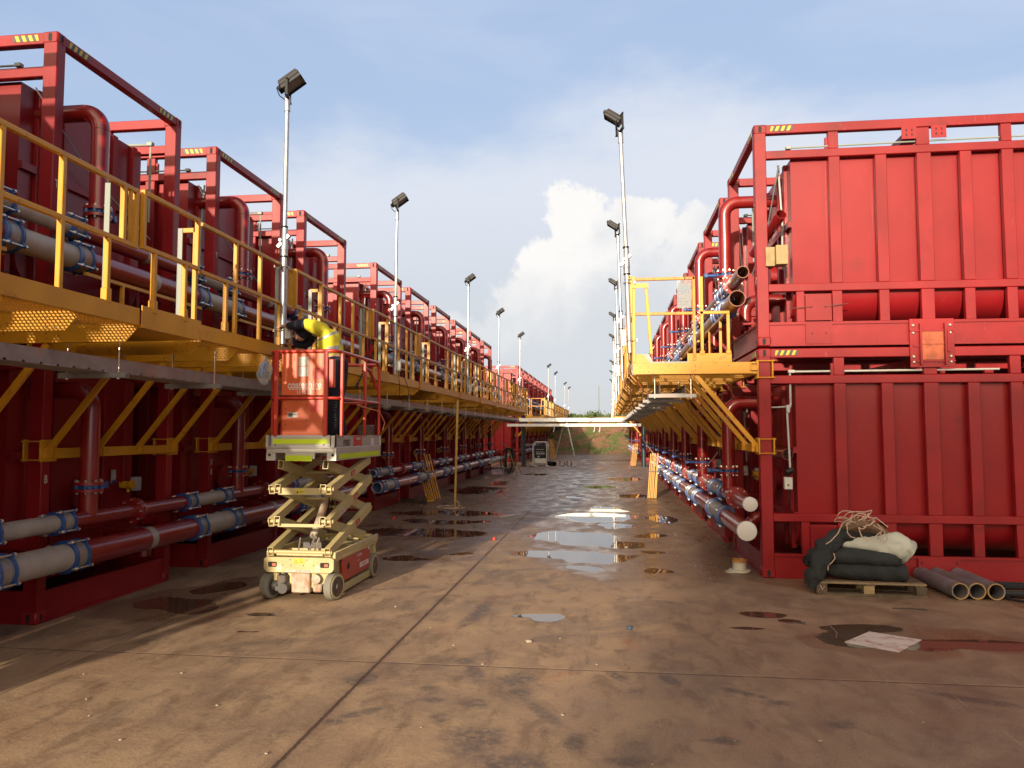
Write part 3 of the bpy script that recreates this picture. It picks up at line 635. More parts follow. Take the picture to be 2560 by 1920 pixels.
        q = MB(sx); q.box(.53, .82, -.004, .03, .29, .58); part('hatch_plate', q, red, root)
        q = MB(sx); q.box(1.66, 2.10, -.006, .01, .02, .268); q.cur = 1
        for u in (1.69, 2.05):
            for z in (.12, .19): q.box(u, u+.012, -.0075, -.005, z, z+.035)
        part('fork_plate', q, [red, dark], root)
    return root
LX, RX = -4.85, 1.70
def row_ys():
    L1 = [6.06+2.79*i+(1.08 if i >= 3 else 0) for i in range(-1, 9)]
    L2 = [41.0+2.79*i for i in range(9)]
    R1 = [9.02+2.80*i for i in range(8)]
    R2 = [41.0+2.79*i for i in range(6)]
    return L1, L2, R1, R2
L1, L2, R1, R2 = row_ys()
RP = {-1: (.34, .17), 1: (.62, .24)}     # riser offset along the aisle, distance in front of the aisle face
protoC = {}
def put_container(sx, upper, y, label, x=None):
    key = (sx, upper)
    if key not in protoC:
        ry, ru = (.34, .20) if sx < 0 else ((1.0, .20) if upper else (1.06, .19))
        protoC[key] = make_container(sx, upper, ry, ru, 0); o = protoC[key]
    else: o = copy_tree(protoC[key])
    o.location = ((x if x is not None else (LX if sx < 0 else RX))*S, y*S, (2.62 if upper else 0)*S)
    o['label'] = label; return o
def blocklab(side, blk, lev, i, n):
    where = ('left' if side < 0 else 'right')
    base = 'red %s tank container in the %s row' % ('upper' if lev else 'lower', where)
    if blk == 1: return base+', %s from the camera' % ORD[i] if i else base+' nearest the camera'
    return base+' beyond the white cable bridge, %s after it' % ORD[i]
C00 = {}
for lev in (0, 1):
    for i, y in enumerate(L1): C00[(-1, lev, i)] = put_container(-1, lev, y, (blocklab(-1, 1, lev, i-1, 0) if i else 'red %s tank container beside the camera, out of view to the left' % ('upper' if lev else 'lower')))
    for i, y in enumerate(R1): C00[(1, lev, i)] = put_container(1, lev, y, blocklab(1, 1, lev, i, 0))
    for i, y in enumerate(L2): C00[(-2, lev, i)] = put_container(-1, lev, y, blocklab(-1, 2, lev, i, 0))
    for i, y in enumerate(R2): C00[(2, lev, i)] = put_container(1, lev, y, blocklab(1, 2, lev, i, 0))
for (lev, i, tx_, z) in ((0, 1, 'B', 1.23), (0, 2, 'X', 1.27), (0, 2, '8', 1.15), (1, 1, 'T', 1.22), (1, 2, 'T', 1.22), (1, 3, 'T', 1.22)):
    text('post_mark', tx_, .10, whtx, C00[(-1, lev, i)], (.0015, .055, z), (R(90), 0, R(90)), .002, xs=.7)
# unseen shed-like block, added behind the camera to shade the right apron
sh = thing('unseen_shade_block', 'added grey block shaped like a tall shed, unseen far behind the camera to shade the right side', 'shade block', (3.5, -40, 0))
q = MB(); HS = 14.4
for k in range(62): q.box(-12.5+.4*k, -12.3+.4*k, -.06, .0, 0, HS)
q.box(-12.5, 12.5, -9, -.06, 0, HS); part('shade_block_body', q, mat('shade_block_grey', (.32, .34, .33), .5, metal=.2), sh)
q = MB(); q.prism([(-9.1, HS+.01), (.1, HS+.01), (-4.5, HS+.02)], 0, -12.6, 12.6); part('roof', q, galvd, sh)
q = MB(); q.box(-3, 3, .0, .06, 0, 6); part('shade_block_front', q, grey, sh)
for lev in (0, 1): put_container(-1, lev, .48, 'red %s tank container added unseen behind the camera on its left to shade the ground' % ('upper' if lev else 'lower'))  # unseen stack added to block sun streaks on the left ground

# ------------------------------------------------------------------ header pipes along the aisle
coup_me = {}
def coupling(parent, x, y, z, r, sx, hw=.075):
    k = round(r, 3)
    if k not in coup_me:
        a = MB(); a.tube([(0, -hw, 0), (0, -hw*.6, 0), (0, hw*.6, 0), (0, hw, 0)], [r+.008, r+.016, r+.016, r+.008], 24); a.tube([(0, hw*.25, 0), (0, hw*.38, 0)], r+.021, 24)
        fl = MB()
        for sg in (-1, 1):
            fl.tube([(0, sg*hw*.82, 0), (0, sg*hw*.86, 0), (0, sg*hw*1.12, 0), (0, sg*hw*1.22, 0)], [r+.018, r+.028, r+.028, r+.010], 28)
            for q in range(4):
                an = math.pi/4+q*math.pi/2+.2; c, s_ = math.cos(an), math.sin(an)
                fl.tube([(c*(r+.022), sg*hw*.85, s_*(r+.022)), (c*(r+.022), sg*hw*1.1, s_*(r+.022))], .024, 8)
                fl.tube([(c*(r+.042), sg*hw*.86, s_*(r+.042)), (c*(r+.042), sg*hw*1.08, s_*(r+.042))], .015, 8)
        b = MB()
        for q in range(4):
            an = math.pi/4+q*math.pi/2+.2; c, s_ = math.cos(an)*(r+.044), math.sin(an)*(r+.044)
            b.cyl((c, -hw*1.9, s_), (c, hw*1.5, s_), .0075, 6); b.cyl((c, -hw*1.4, s_), (c, -hw*1.1, s_), .015, 6); b.cyl((c, hw*1.1, s_), (c, hw*1.35, s_), .015, 6)
        coup_me[k] = (a.mesh('sleeve', galvd), fl.mesh('coupling_ring', blue), b.mesh('tie_bolts', steel))
    e = link('pipe_coupling', coup_me[k][1], parent, (x, y, z))
    link('sleeve', coup_me[k][0], e); link('tie_bolts', coup_me[k][2], e)
def header(sx, level, idx, ys, r, u, z, label, start=None, end=None, cap=None, gaps=(), bare=False, flange_at=None, rings=True, offs=(.0, -.82), brown=False):
    """one pipe run: painted spools across each container, bare spools in the gaps, couplings between"""
    X = (LX+u) if sx < 0 else (RX-u)
    root = thing('header_pipe', label, 'pipe', (X, 0, 0), 0, 'header pipes running along the container rows')
    fm = MB(); fb = MB(); y0 = start if start is not None else ys[0]-.9; ye = end if end is not None else ys[-1]+2.2
    seg = [('b', y0, y0+.09), ('r', y0+.09, ys[0]-.91)]; y = y0
    if offs[1] > 0:
        seg = []; q0 = y0
        for c in ys: seg += [('r', q0, c+offs[0]), ('b', c+offs[0], c+offs[1])]; q0 = c+offs[1]
    else:
        for c in ys: seg += [('b', c-.91, c+.10), ('r', c+.10, c+1.89)]
        seg.append(('b', ys[-1]+1.89, ys[-1]+2.6))
    for t, a, b in seg:
        a = max(a, y0); b = min(b, ye)
        if b-a < .02: continue
        q = MB(); q.pipe((0, a, z), (0, b, z), r, .009, 24); part('painted_pipe' if t == 'r' else 'bare_pipe', q, rustpipe if brown else (redpipe if t == 'r' else beige), root)
    i = 0
    for c in ys:
        for q in (c+offs[0], c+offs[1]):
            if y0+.15 < q < ye-.1: coupling(root, 0, q, z, r, sx)
        if rings and y0 < c+1.1 < ye and not bare: q = MB(); q.tube([(0, c+1.02, z), (0, c+1.12, z)], r+.0012, 24, False); part('bare_ring', q, beige, root)
        if flange_at is not None and y0 < c+flange_at < ye:
            for d in (-.03, .005): fm.cyl((0, c+flange_at+d, z), (0, c+flange_at+d+.022, z), r+.055, 24)
            for k in range(8):
                a = 2*math.pi*k/8; px_, pz = (r+.035)*math.cos(a), (r+.035)*math.sin(a); fb.cyl((px_, c+flange_at-.045, z+pz), (px_, c+flange_at+.042, z+pz), .009, 6)
    if fm.v: fp = part('flange', fm, redpipe, root); part('flange_bolts', fb, steel, fp)
    if cap:
        q = MB(); q.tube([(0, y0-.012, z), (0, y0-.006, z), (0, y0+.05, z)], [r*.93, r+.004, r+.004], 28); part('end_cap', q, whtx, root)
    # supports
    return root
gL = [L1[:4], L1[4:]]
lc = ['near left', 'far left']
header(-1, 0, 0, L1[:4], .112, .30, .59, 'lower fat header pipe with grey and red spools along the near left containers', start=1.5, end=13.75)
header(-1, 0, 1, L1[:4], .073, .20, .87, 'lower thin header pipe joining the valves along the near left containers', start=1.5, end=13.7, flange_at=1.0)
header(-1, 0, 0, L1[4:], .105, .38, .56, 'lower fat header pipe with an open grey end halfway down the left row', start=14.45, end=31.0)
header(-1, 0, 1, L1[4:], .073, .28, .83, 'lower thin header pipe with an open grey end halfway down the left row', start=14.5, end=30.6, flange_at=1.0)
header(1, 0, 0, R1, .100, .25, .585, 'lower fat header pipe with a white end cap along the right containers', start=8.50, end=26.8, cap=True, rings=False, offs=(1.0, 2.0))
header(1, 0, 1, R1, .075, .19, .858, 'lower thin header pipe with a white end cap along the right containers', start=8.62, end=26.0, cap=True, flange_at=.45, rings=False, offs=(1.5, 2.4))
header(-1, 1, 0, L1[:4], .100, .26, 3.15, 'upper fat header pipe behind the yellow rail of the near left walkway', start=1.5, end=13.7)
header(-1, 1, 1, L1[:4], .073, .20, 3.42, 'upper thin header pipe behind the yellow rail of the near left walkway', start=1.5, end=13.7)
header(-1, 1, 0, L1[4:], .100, .30, 3.15, 'upper fat header pipe behind the far part of the left walkway rail', start=14.6, end=31.0)
header(-1, 1, 1, L1[4:], .073, .24, 3.42, 'upper thin header pipe behind the far part of the left walkway rail', start=14.6, end=31.0)
header(1, 1, 0, R1, .092, .27, 3.13, 'upper fat brown pipe with an open end above the right yellow platform', start=8.72, end=30.5, brown=True, rings=False, offs=(.50, 1.02))
header(1, 1, 1, R1, .070, .20, 3.43, 'upper thin brown pipe with an open end above the right yellow platform', start=8.74, end=30.5, flange_at=.45, brown=True, rings=False, offs=(.80, 1.30))
header(-1, 0, 0, L2, .105, .30, .59, 'lower fat header pipe of the left row beyond the white bridge', start=40.4)
header(-1, 0, 1, L2, .073, .22, .86, 'lower thin header pipe of the left row beyond the white bridge', start=40.5)
header(-1, 1, 0, L2, .100, .28, 3.15, 'upper fat header pipe of the left row beyond the white bridge', start=40.4)
header(-1, 1, 1, L2, .073, .22, 3.42, 'upper thin header pipe of the left row beyond the white bridge', start=40.4)
header(1, 0, 0, R2, .105, .25, .59, 'lower header pipe of the right row beyond the white bridge', start=40.4)

# ------------------------------------------------------------------ yellow walkways
WU = 1.42            # reach of the walkway over the aisle
DZ = 2.445
def guard(m, sx, ya, yb, posts, halfp, zt=3.43, zm=3.02, u=-WU+.012):
    t = .034
    m.box(u-t/2, u+t/2, ya, yb, zt-.034, zt, .004); m.box(u-t/2, u+t/2, ya, yb, zm-.034, zm, .004)
    for y in posts: m.box(u-.018, u+.018, y, y+.036, DZ+.01, zt-.033, .004)
    for y in halfp: m.box(u-.018, u+.018, y, y+.036, DZ+.01, zm-.033, .004); m.box(u-.024, u+.024, y-.010, y+.046, DZ+.09, DZ+.19, .004)
def make_walk(sx):
    root = thing('walkway_section', None, 'walkway', (0, 0, 0), 0, 'yellow walkway sections clamped to the containers')
    gr = MB(sx); n = 44
    for (ya, yb) in ((.01, 1.94), (1.96, 2.74)):
        for k in range(n): x = -WU+.03+(WU-.12)*k/(n-1); gr.box(x-.0024, x+.0024, ya, yb, DZ-.011, DZ)
        q = int((yb-ya)/.082)
        for k in range(q+1): y = ya+(yb-ya)*k/q; gr.box(-WU+.02, -.08, y-.002, y+.002, DZ-.008, DZ-.001)
    part('deck_grating', gr, yel, root)
    e = MB(sx); e.box(-WU-.008, -WU, .0, 1.935, DZ-.02, 2.55); e.box(-WU, -WU+.03, .0, 1.935, DZ-.024, DZ-.018); e.box(-.07, -.045, .0, 2.75, DZ-.05, DZ)
    part('toe_board', e, yel, root)
    e = MB(sx); e.box(-WU-.022, -WU-.014, 1.945, 2.765, DZ-.035, 2.575); e.box(-WU-.014, -WU+.02, 1.945, 2.765, DZ-.035, DZ-.028); e.box(-WU, -.3, 1.96, 2.75, DZ-.034, DZ-.029)
    part('gap_toe_board', e, yel, root)
    for y in (0.02, .66, 1.29, 1.92):
        c = MB(sx); zb = 2.305
        c.prism([(-WU+.0, DZ-.02), (-WU+.0, DZ-.05), (-WU+.085, zb), (-.02, zb), (-.02, DZ-.012), (-WU+.0, DZ-.012)], 1, y-.007, y)
        # prism inserts along y: polygon is (x, z)
        c.box(-WU+.09, -.03, y, y+.03, zb, zb+.006)
        c.cur = 1
        for (bx, bz_) in ((-1.30, .085), (-1.2, .085), (-1.30, .02), (-1.26, .02), (-1.2, .02), (-.80, .05), (-.72, .09), (-.70, .07), (-.70, .03), (-.35, .07)):
            c.cyl((bx, y-.009, zb+bz_), (bx, y-.006, zb+bz_), .006, 6)
        part('cross_beam', c, [yel, dkmetal], root)
        b = MB(sx); b.beam((-.045, y+.02, 1.50), (-.70, y+.02, 2.30), .052, .034, (0, 1, 0), .003)
        b.box(-.085, -.02, y+.0, y+.008, 1.42, 1.52); b.box(-.085, -.02, y+.032, y+.040, 1.42, 1.52); b.cyl((-.055, y-.012, 1.475), (-.055, y+.052, 1.475), .012, 8)
        part('brace', b, yel, root)
    w = MB(sx); w.box(-.045, -.012, -.02, 2.0, 1.41, 1.50, .004)
    for y in (-.045, 1.86):
        w.box(-.022, -.004, y, y+.20, 1.385, 1.575, .004)
        w.box(.145, .160, y+.01, y+.19, 1.385, 1.575, .004); w.box(-.022, -.004, y, y+.17, 2.25, 2.46, .004); w.box(.145, .160, y+.01, y+.16, 2.25, 2.46, .004)
    for y in (-.045, 1.86):
        for yy in (y+.012, y+.185):
            for z in (1.40, 1.56): w.cyl((-.03, yy, z), (.175, yy, z), .006, 6)
            for z in (2.26, 2.45): w.cyl((-.03, yy-.01, z), (.175, yy-.01, z), .006, 6)
    w.box(-.06, -.012, -.02, 2.0, 2.30, 2.40, .004)
    part('wall_bracket', w, yel, root)
    g1 = MB(sx); guard(g1, sx, .0, 1.90, (.60, 1.10), (.42, 1.56))
    g1.box(-WU-.006, -WU+.030, 1.72, 1.755, 3.0, 3.43, .003); g1.box(-WU-.006, -WU+.030, 1.865, 1.90, 3.0, 3.43, .003)
    part('guard_rail', g1, yel, root)
    ch = MB(sx)
    for k in range(5): ch.tube([(-WU+.012+.008*math.cos(a), 1.81+.010*math.sin(a)*(k % 2), 3.38-.08*k+.045*math.sin(a)) for a in (2*math.pi*j/10 for j in range(10))], .008, 6, False, True)
    ch.box(-WU+.004, -WU+.012, 1.79, 1.83, 3.0, 3.42)
    part('safety_chain', ch, yel, root)
    g2 = MB(sx); guard(g2, sx, 1.93, 2.72, (), (2.08, 2.50), 3.44, 3.03, -WU-.006)
    g2.box(-WU-.024, -WU+.012, 1.93, 1.966, 3.0, 3.44, .003); g2.box(-WU-.024, -WU+.012, 2.684, 2.72, 3.0, 3.44, .003); g2.box(-WU+.0, -WU+.035, 2.70, 2.735, DZ, 3.36, .003); g2.box(-WU, -WU+.14, 2.70, 2.735, 3.32, 3.36, .003)
    part('gate', g2, yel, root)
    for a_ in ((-WU+.05, -WU+.09, 1.64, 1.65, 2.55, 3.40), (-WU+.07, -WU+.11, 2.60, 2.61, 2.55, 3.33)): gs = MB(sx); gs.box(*a_); part('flat_strip', gs, stripgrey, root)
    # inner rail
    ir = MB(sx); ir.box(-.36, -.33, .0, 1.9, 3.0, 3.03); 
    for y in (.5, 1.5): ir.box(-.36, -.33, y, y+.03, DZ, 3.0)
    part('inner_rail', ir, yel, root)
    return root
wk = {-1: make_walk(-1), 1: make_walk(1)}; used = set()
def put_walk(sx, y, label, x=None):
    if sx not in used: o = wk[sx]; used.add(sx)
    else: o = copy_tree(wk[sx])
    o.location = ((LX if sx < 0 else RX)*S, y*S, 0); o['label'] = label; return o
for i, y in enumerate(L1[0:]):
    put_walk(-1, y, 'yellow walkway section with braces on the left row, ' + (('%s from the camera' % ORD[i-1]) if i else 'beside the camera and out of view'))
for i, y in enumerate(R1): put_walk(1, y, 'yellow walkway section with braces on the right row, ' + (('%s from the camera' % ORD[i]) if i else 'nearest the camera, under the open pipes'))
for i, y in enumerate(L2): put_walk(-1, y, 'yellow walkway section on the left row beyond the white bridge, %s after it' % ORD[i])
for i, y in enumerate(R2[:5]): put_walk(1, y, 'yellow walkway section on the right row beyond the white bridge, %s after it' % ORD[i])
# the longer step between third and fourth containers
def infill(y0, y1):
    m = MB(-1); root = thing('walkway_infill', 'short yellow infill deck with rail bridging the wider gap in the left walkway', 'walkway', (LX, 0, 0))
    m.box(-WU-.008, -WU, y0, y1, DZ-.02, 2.55); m.box(-WU, -.05, y0, y1, DZ-.012, DZ-.004); m.box(-WU+.01, -.02, (y0+y1)/2, (y0+y1)/2+.01, 2.3, DZ-.014)
    part('deck_plate', m, yel, root); g_ = MB(-1); guard(g_, -1, y0, y1, (), ((y0+y1)/2,)); part('guard_rail', g_, yel, root)
infill(L1[3]+2.79, L1[4]-.02)
# end frames facing the camera
def end_frame(sx, y, label, sign=True):
    root = thing('end_rail', label, 'guard rail', ((LX if sx < 0 else RX), y, 0), 0, 'end rails closing the yellow walkways')
    a = MB(sx); t = .034
    a.beam((-WU+.03, 0, 3.425), (-.70, 0, 3.425), t, t, (0, 0, 1), .004); a.beam((-WU+.03, 0, 3.015), (-.72, 0, 3.015), t, t, (0, 0, 1), .004)
    a.beam((-.715, 0, 3.44), (-.715, 0, 2.46), t, t, (1, 0, 0), .004)
    part('end_gate', a, yelrust, root)
    b = MB(sx)
    b.box(-WU-.005, -WU+.035, -.018, .018, DZ, 3.46, .004)
    b.hollow((-WU-.03, .0, 3.44), (-WU-.03, -.06, 3.44), .036, .04); b.box(-WU-.03, -WU+.005, -.025, .01, 3.02, 3.42, .004)
    b.box(-.645, -.610, -.02, .016, DZ+.09, 3.44, .004); b.box(-.645, -.315, -.02, .016, 3.0, 3.035, .004); b.box(-.350, -.315, -.02, .016, DZ+.09, 3.0, .004)
    b.box(-.655, -.60, -.024, .02, DZ+.09, DZ+.13, .004); b.box(-.36, -.305, -.024, .02, DZ+.09, DZ+.13, .004)
    b.beam((-WU+.16, .0, 3.33), (-WU+.215, .0, 2.54), .036, .036, (1, 0, 0), .004); b.box(-WU+.0, -WU+.185, -.03, -.022, 3.32, 3.375); b.cyl((-WU+.165, -.034, 3.35), (-WU+.165, -.02, 3.35), .012, 10)
    part('end_posts', b, yel, root)
    p = MB(sx); p.box(-WU, -.02, -.012, -.004, 2.31, 2.437); p.box(-.78, -.30, -.012, -.004, 2.438, 2.545)
    p.prism([(-WU, 2.438), (-WU+.20, 2.438), (-WU+.115, 2.545), (-WU, 2.545)], 1, -.012, -.004)
    p.hollow((-.055, -.05, 2.385), (-.055, .2, 2.385), .075, .085, .007)
    p.cur = 1
    for (x, z) in ((-1.34, .09), (-1.24, .09), (-1.34, .03), (-1.29, .03), (-1.24, .03), (-.82, .085), (-.71, .10), (-.71, .08), (-.71, .04), (-.34, .09), (-.74, .15), (-.52, .15)): p.cyl((x, -.0145, 2.31+z), (x, -.011, 2.31+z), .006, 8)
    part('end_plate', p, [yel, dkmetal], root)
    pt = MB(sx); pt.box(-WU+.125, -.73, -.010, -.005, 2.438, 2.455); pt.prism([(-WU+.115, 2.545), (-WU+.20, 2.438), (-WU+.24, 2.438), (-WU+.185, 2.545)], 1, -.011, -.005); part('grey_edge', pt, stripgrey, root)
    return root
end_frame(1, 9.0, 'rust streaked yellow end rail of the right walkway under the open brown pipes')
end_frame(-1, 40.98, 'small yellow end rail of the left walkway beyond the white bridge')
# hanging sign in a plastic sleeve
sg = thing('plastic_sleeve_sign', 'small sign in a clear plastic sleeve hanging on the rusty end rail', 'sign', (.875, 8.96, 3.41))
m = MB(); m.box(-.072, .072, -.002, .002, -.33, -.05); part('sheet', m, signm, sg)
m = MB(); m.cyl((0, -.004, -.12), (0, -.0025, -.12), .055, 28); part('round_symbol', m, signb, sg)
text('sign_text', 'Full arc', .032, blktx, sg, (-.03, -.004, -.225), (R(90), 0, 0), .0006); text('sign_text', 'flash gear', .032, blktx, sg, (-.015, -.004, -.26), (R(90), 0, 0), .0006); text('sign_text', 'required', .028, blktx, sg, (-.015, -.004, -.295), (R(90), 0, 0), .0006)
m = MB(); m.box(-.084, .084, -.008, -.006, -.342, -.012); part('clear_sleeve', m, film, sg)
m = MB(); m.tube([(0, 0, 0), (.01, 0, .03), (-.01, .01, .05)], .004, 6); part('tie', m, dkmetal, sg)

# ------------------------------------------------------------------ cable trays under the walkways
def tray(sx, ya, yb, u0, u1, z, label, cover, first=True):
    root = thing('cable_tray', label, 'cable tray', ((LX if sx < 0 else RX), 0, 0), 0, 'cable trays hung under the walkways')
    m = MB(sx)
    m.box(u0, u0+.004, ya, yb, z, z+.10); m.box(u1-.004, u1, ya, yb, z, z+.10); m.box(u0, u0+.02, ya, yb, z+.10, z+.104); m.box(u1-.02, u1, ya, yb, z+.10, z+.104)
    y = ya+.05
    while y < yb: m.box(u0, u1, y, y+.022, z, z+.012); y += .31 if not cover else .155
    if cover: m.box(u0+.004, u1-.004, ya, yb, z-.003, z-.001)
    part('tray', m, galvd if cover else mat('grey_tray', (.14, .135, .125), .55, metal=.3), root)
    y = ya+.30 if sx < 0 else ya-.05; k = 0
    s_ = MB(sx); s_.box(u0-.13, u1+.12, -.02, .02, -.042, -.0405); s_.box(u0-.13, u1+.12, -.02, -.0175, -.04, .0); s_.box(u0-.13, u1+.12, .0175, .02, -.04, .0); sm = s_.mesh('strut', galvd)
    r_ = MB(sx)
    for u in (u0-.06, u1+.06): r_.cyl((u, 0, -.05), (u, 0, 2.40-z), .005, 6); r_.cyl((u, 0, -.05), (u, 0, -.04), .012, 6)
    rm = r_.mesh('hanger_rod', steel)
    while y < yb and k < 60:
        o = link('strut', sm, root, (0, y, z-.002)); link('hanger_rod', rm, o); y += 1.40 if sx < 0 else 1.6; k += 1
    return root
tray(-1, 2.2, 31.5, -1.15, -.85, 2.09, 'long dull galvanised cable tray hung under the left walkway', True)
tray(1, 9.25, 31.0, -1.10, -.80, 2.09, 'galvanised ladder cable tray with open end hung under the right walkway', False)
tray(-1, 40.5, 64, -1.15, -.85, 2.09, 'cable tray hung under the far left walkway beyond the white bridge', True)
tray(1, 40.5, 55, -1.15, -.85, 2.09, 'cable tray hung under the far right walkway beyond the white bridge', False)

# ------------------------------------------------------------------ floodlight poles
pole_proto = {}
def make_pole(sx):
    root = thing('floodlight_pole', None, 'floodlight', (0, 0, 0), 0, 'floodlight poles clamped along the walkway rails')
    a = MB(); a.tube([(0, 0, -.02), (0, 0, .93)], .030, 18); part('lower_pole', a, galv, root)
    b = MB(); b.tube([(.0, 0, .90), (0, 0, .98)], .036, 18); b.tube([(0, 0, .98), (.004, 0, 1.02), (.004, 0, 1.22)], [.040, .034, .030], 18); b.beam((-.075, 0, 1.01), (.055, 0, 1.14), .045, .035, (0, 1, 0), .006); b.cyl((-.03, -.05, 1.08), (-.03, .05, 1.08), .016, 10); part('hinge_joint', b, galv, root)
    k = MB(); k.tube([(0, 0, 1.215), (0, 0, 1.235)], .036, 14); k.tube([(0, 0, .90), (0, 0, .915)], .040, 14); part('black_collar', k, black, root)
    c = MB(); c.tube([(.002, 0, 1.20), (.012*sx*-1, 0, 2.52)], .0235, 18); part('upper_pole', c, galv, root)
    d = MB(); d.tube([(-.012*sx, 0, 2.48), (-.012*sx, 0, 2.64)], .031, 16); part('top_socket', d, galv, root)
    cl = MB()
    for z in (.12, .80):
        cl.tube([(.042*math.cos(t), .042*math.sin(t), z) for t in (2*math.pi*j/14 for j in range(14))], .006, 6, False, True); cl.cyl((-sx*-.04, .0, z), (sx*.10, .0, z), .006, 6); cl.beam((sx*.085, -.05, z), (sx*.085, .05, z), .012, .03)
    part('clamp', cl, steel, root)
    # lamp: body pitched towards the aisle
    L_ = link('lamp_head', None, None); bpy.data.objects.remove(L_)
    h = MB(); h.box(-.125, .125, -.10, .10, -.022, .030, .010)
    for j in range(9): h.box(-.115, .115, -.092+.0225*j, -.086+.0225*j, .030, .046)
    h.box(-.125, -.117, -.10, .10, -.055, -.022); h.box(.117, .125, -.10, .10, -.055, -.022); h.box(-.125, .125, -.10, -.093, -.055, -.022); h.box(-.125, .125, .093, .10, -.055, -.022); h.box(-.165, -.125, -.05, .05, -.02, .02, .006)
    rot = (R(-4), R(-36), R(6)) if sx < 0 else (R(-4), R(36), R(-6)); hx = .055 if sx < 0 else -.085
    lh = part('lamp_head', h, black, root, (hx, 0, 2.80), rot)
    if sx > 0: lh.scale = (.85, .72, .9)
    gl = MB(); gl.box(-.112, .112, -.088, .088, -.032, -.026); part('lamp_glass', gl, glassd, lh)
    yk = MB(); yk.box(-.012, .012, -.135, -.125, -.17, .0); yk.box(-.012, .012, .125, .135, -.17, .0); yk.box(-.018, .018, -.135, .135, -.18, -.168); yk.cyl((0, -.15, 0), (0, .15, 0), .012, 8)
    part('yoke', yk, black, root, (.02*(-sx), 0, 2.79), (0, 0, R(15)))
    cb = MB(); cb.tube([(-.02, -.06, 2.78), (-.07, -.09, 2.70), (-.05, -.06, 2.63), (-.01, -.03, 2.60)], .006, 6); part('cable', cb, black, root)
    jb = MB(); jb.box(.035, .105, -.05, .0, .03, .19, .005) if sx < 0 else jb.box(-.10, -.035, -.04, .01, .06, .25, .005); part('junction_box', jb, white, root)
    return root
def lampcable(root, s): pass
pole_n = {}
def put_pole(sx, x, y, label, z=2.58, lean=0.0, dh=0.0):
    if sx not in pole_proto: pole_proto[sx] = make_pole(sx); o = pole_proto[sx]
    else: o = copy_tree(pole_proto[sx])
    o.location = (x*S, y*S, z*S); o.rotation_euler = (0, lean, 0); o['label'] = label
names = ['nearest', 'second', 'third', 'fourth', 'fifth']
for i, y in enumerate((7.62, 11.85, 18.2, 23.4, 29.1)):
    put_pole(-1, -3.385, y, 'galvanised floodlight pole on the left walkway, %s' % ('nearest, behind the orange scissor lift' if i == 0 else names[i]+' from the camera'), lean=R(-.3) if i == 0 else 0)
for i, y in enumerate((43, 48.5, 59, 65)): put_pole(-1, -3.385, y, 'distant floodlight pole on the left walkway beyond the bridge, %s after it' % ORD[i])
for i, y in enumerate((8.98, 13.8, 19.1, 24.5, 30)): put_pole(1, .245, y, 'galvanised floodlight pole leaning on the right walkway rail, %s from the camera' % ORD[i], lean=R(-1.6+.5*min(i, 2)))
for i, y in enumerate((41, 48, 56)): put_pole(1, .245, y, 'distant floodlight pole on the right walkway beyond the bridge, %s after it' % ORD[i])
# coiled leads hanging below the poles
def cable(name, pts, r, mtl, label, cat='cable', group=None, n=6):
    P = [Vector(p) for p in pts]; out = []
    for i in range(len(P)-1):
        p0, p1, p2, p3 = P[max(i-1, 0)], P[i], P[i+1], P[min(i+2, len(P)-1)]
        for k in range(6):
            t = k/6; out.append(.5*((2*p1)+(-p0+p2)*t+(2*p0-5*p1+4*p2-p3)*t*t+(-p0+3*p1-3*p2+p3)*t**3))
    out.append(P[-1]); m = MB(); m.tube(out, r, n); return single(name, m, mtl, label, cat, group=group)
cable('cable', [(-3.33, 11.84, 2.62), (-3.30, 11.8, 2.45), (-3.28, 11.78, 2.2), (-3.22, 11.8, 2.12), (-3.16, 11.85, 2.2), (-3.20, 11.9, 2.4), (-3.3, 11.9, 2.6)], .006, black, 'loop of black cable hanging below the second left floodlight pole')
cable('cable', [(.23, 8.96, 2.56), (.235, 8.95, 2.47), (.25, 8.96, 2.44), (.255, 8.97, 2.5), (.25, 8.98, 2.56)], .006, black, 'small black cable loop at the foot of the nearest right pole')
# ------------------------------------------------------------------ scissor lift
SLX, SLY = -3.012, 7.25
lift = thing('scissor_lift', 'orange and cream scissor lift with a raised basket standing on the wet concrete', 'scissor lift', (SLX, SLY, 0))
LEN = 1.40
m = MB()                                   # chassis
m.box(-.30, .30, .06, LEN, .11, .36, .01); m.box(-.355, -.325, .03, LEN+.02, .40, .47, .006); m.box(.325, .355, .03, LEN+.02, .40, .47, .006)
m.box(-.35, .35, .06, LEN, .37, .40, .004); m.box(-.33, .33, LEN-.02, LEN+.03, .15, .46, .01)
m.beam((.315, .25, .065), (.315, LEN-.2, .065), .04, .075, (0, 0, 1), .004); m.beam((.315, LEN-.2, .09), (.335, LEN-.08, .22), .035, .06, (0, 0, 1), .004)
part('chassis', m, cream, lift)
def rrect(x0, x1, z0, z1, r, n=5):
    o = []
    for cx, cz, a0 in ((x1-r, z1-r*.5, 0), (x0+r, z1-r*.5, 90), (x0+r, z0+r, 180), (x1-r, z0+r, 270)):
        for k in range(n+1):
            a = R(a0+90*k/n); o.append((cx+r*math.cos(a), cz+(r*.5 if a0 < 180 else r)*math.sin(a)))
    return o
m = MB(); m.prism(rrect(-.355, .355, .275, .42, .05), 1, -.02, .03)
bpart = part('bumper', m, cream, lift)
for x in (-.265, .265):
    q = MB(); q.prism(rrect(x-.045, x+.045, .325, .375, .014), 1, -.0225, -.0195); q.cur = 1; q.box(x-.012+.01, x+.036, -.026, -.0225, .335, .362, .003); part('lamp_recess', q, [dark, mat('amber_lens', (.42, .12, .05), .3)], bpart)
q = MB(); q.box(-.055, .060, -.0235, -.020, .358, .412); part('warning_sticker', q, yelst, bpart)
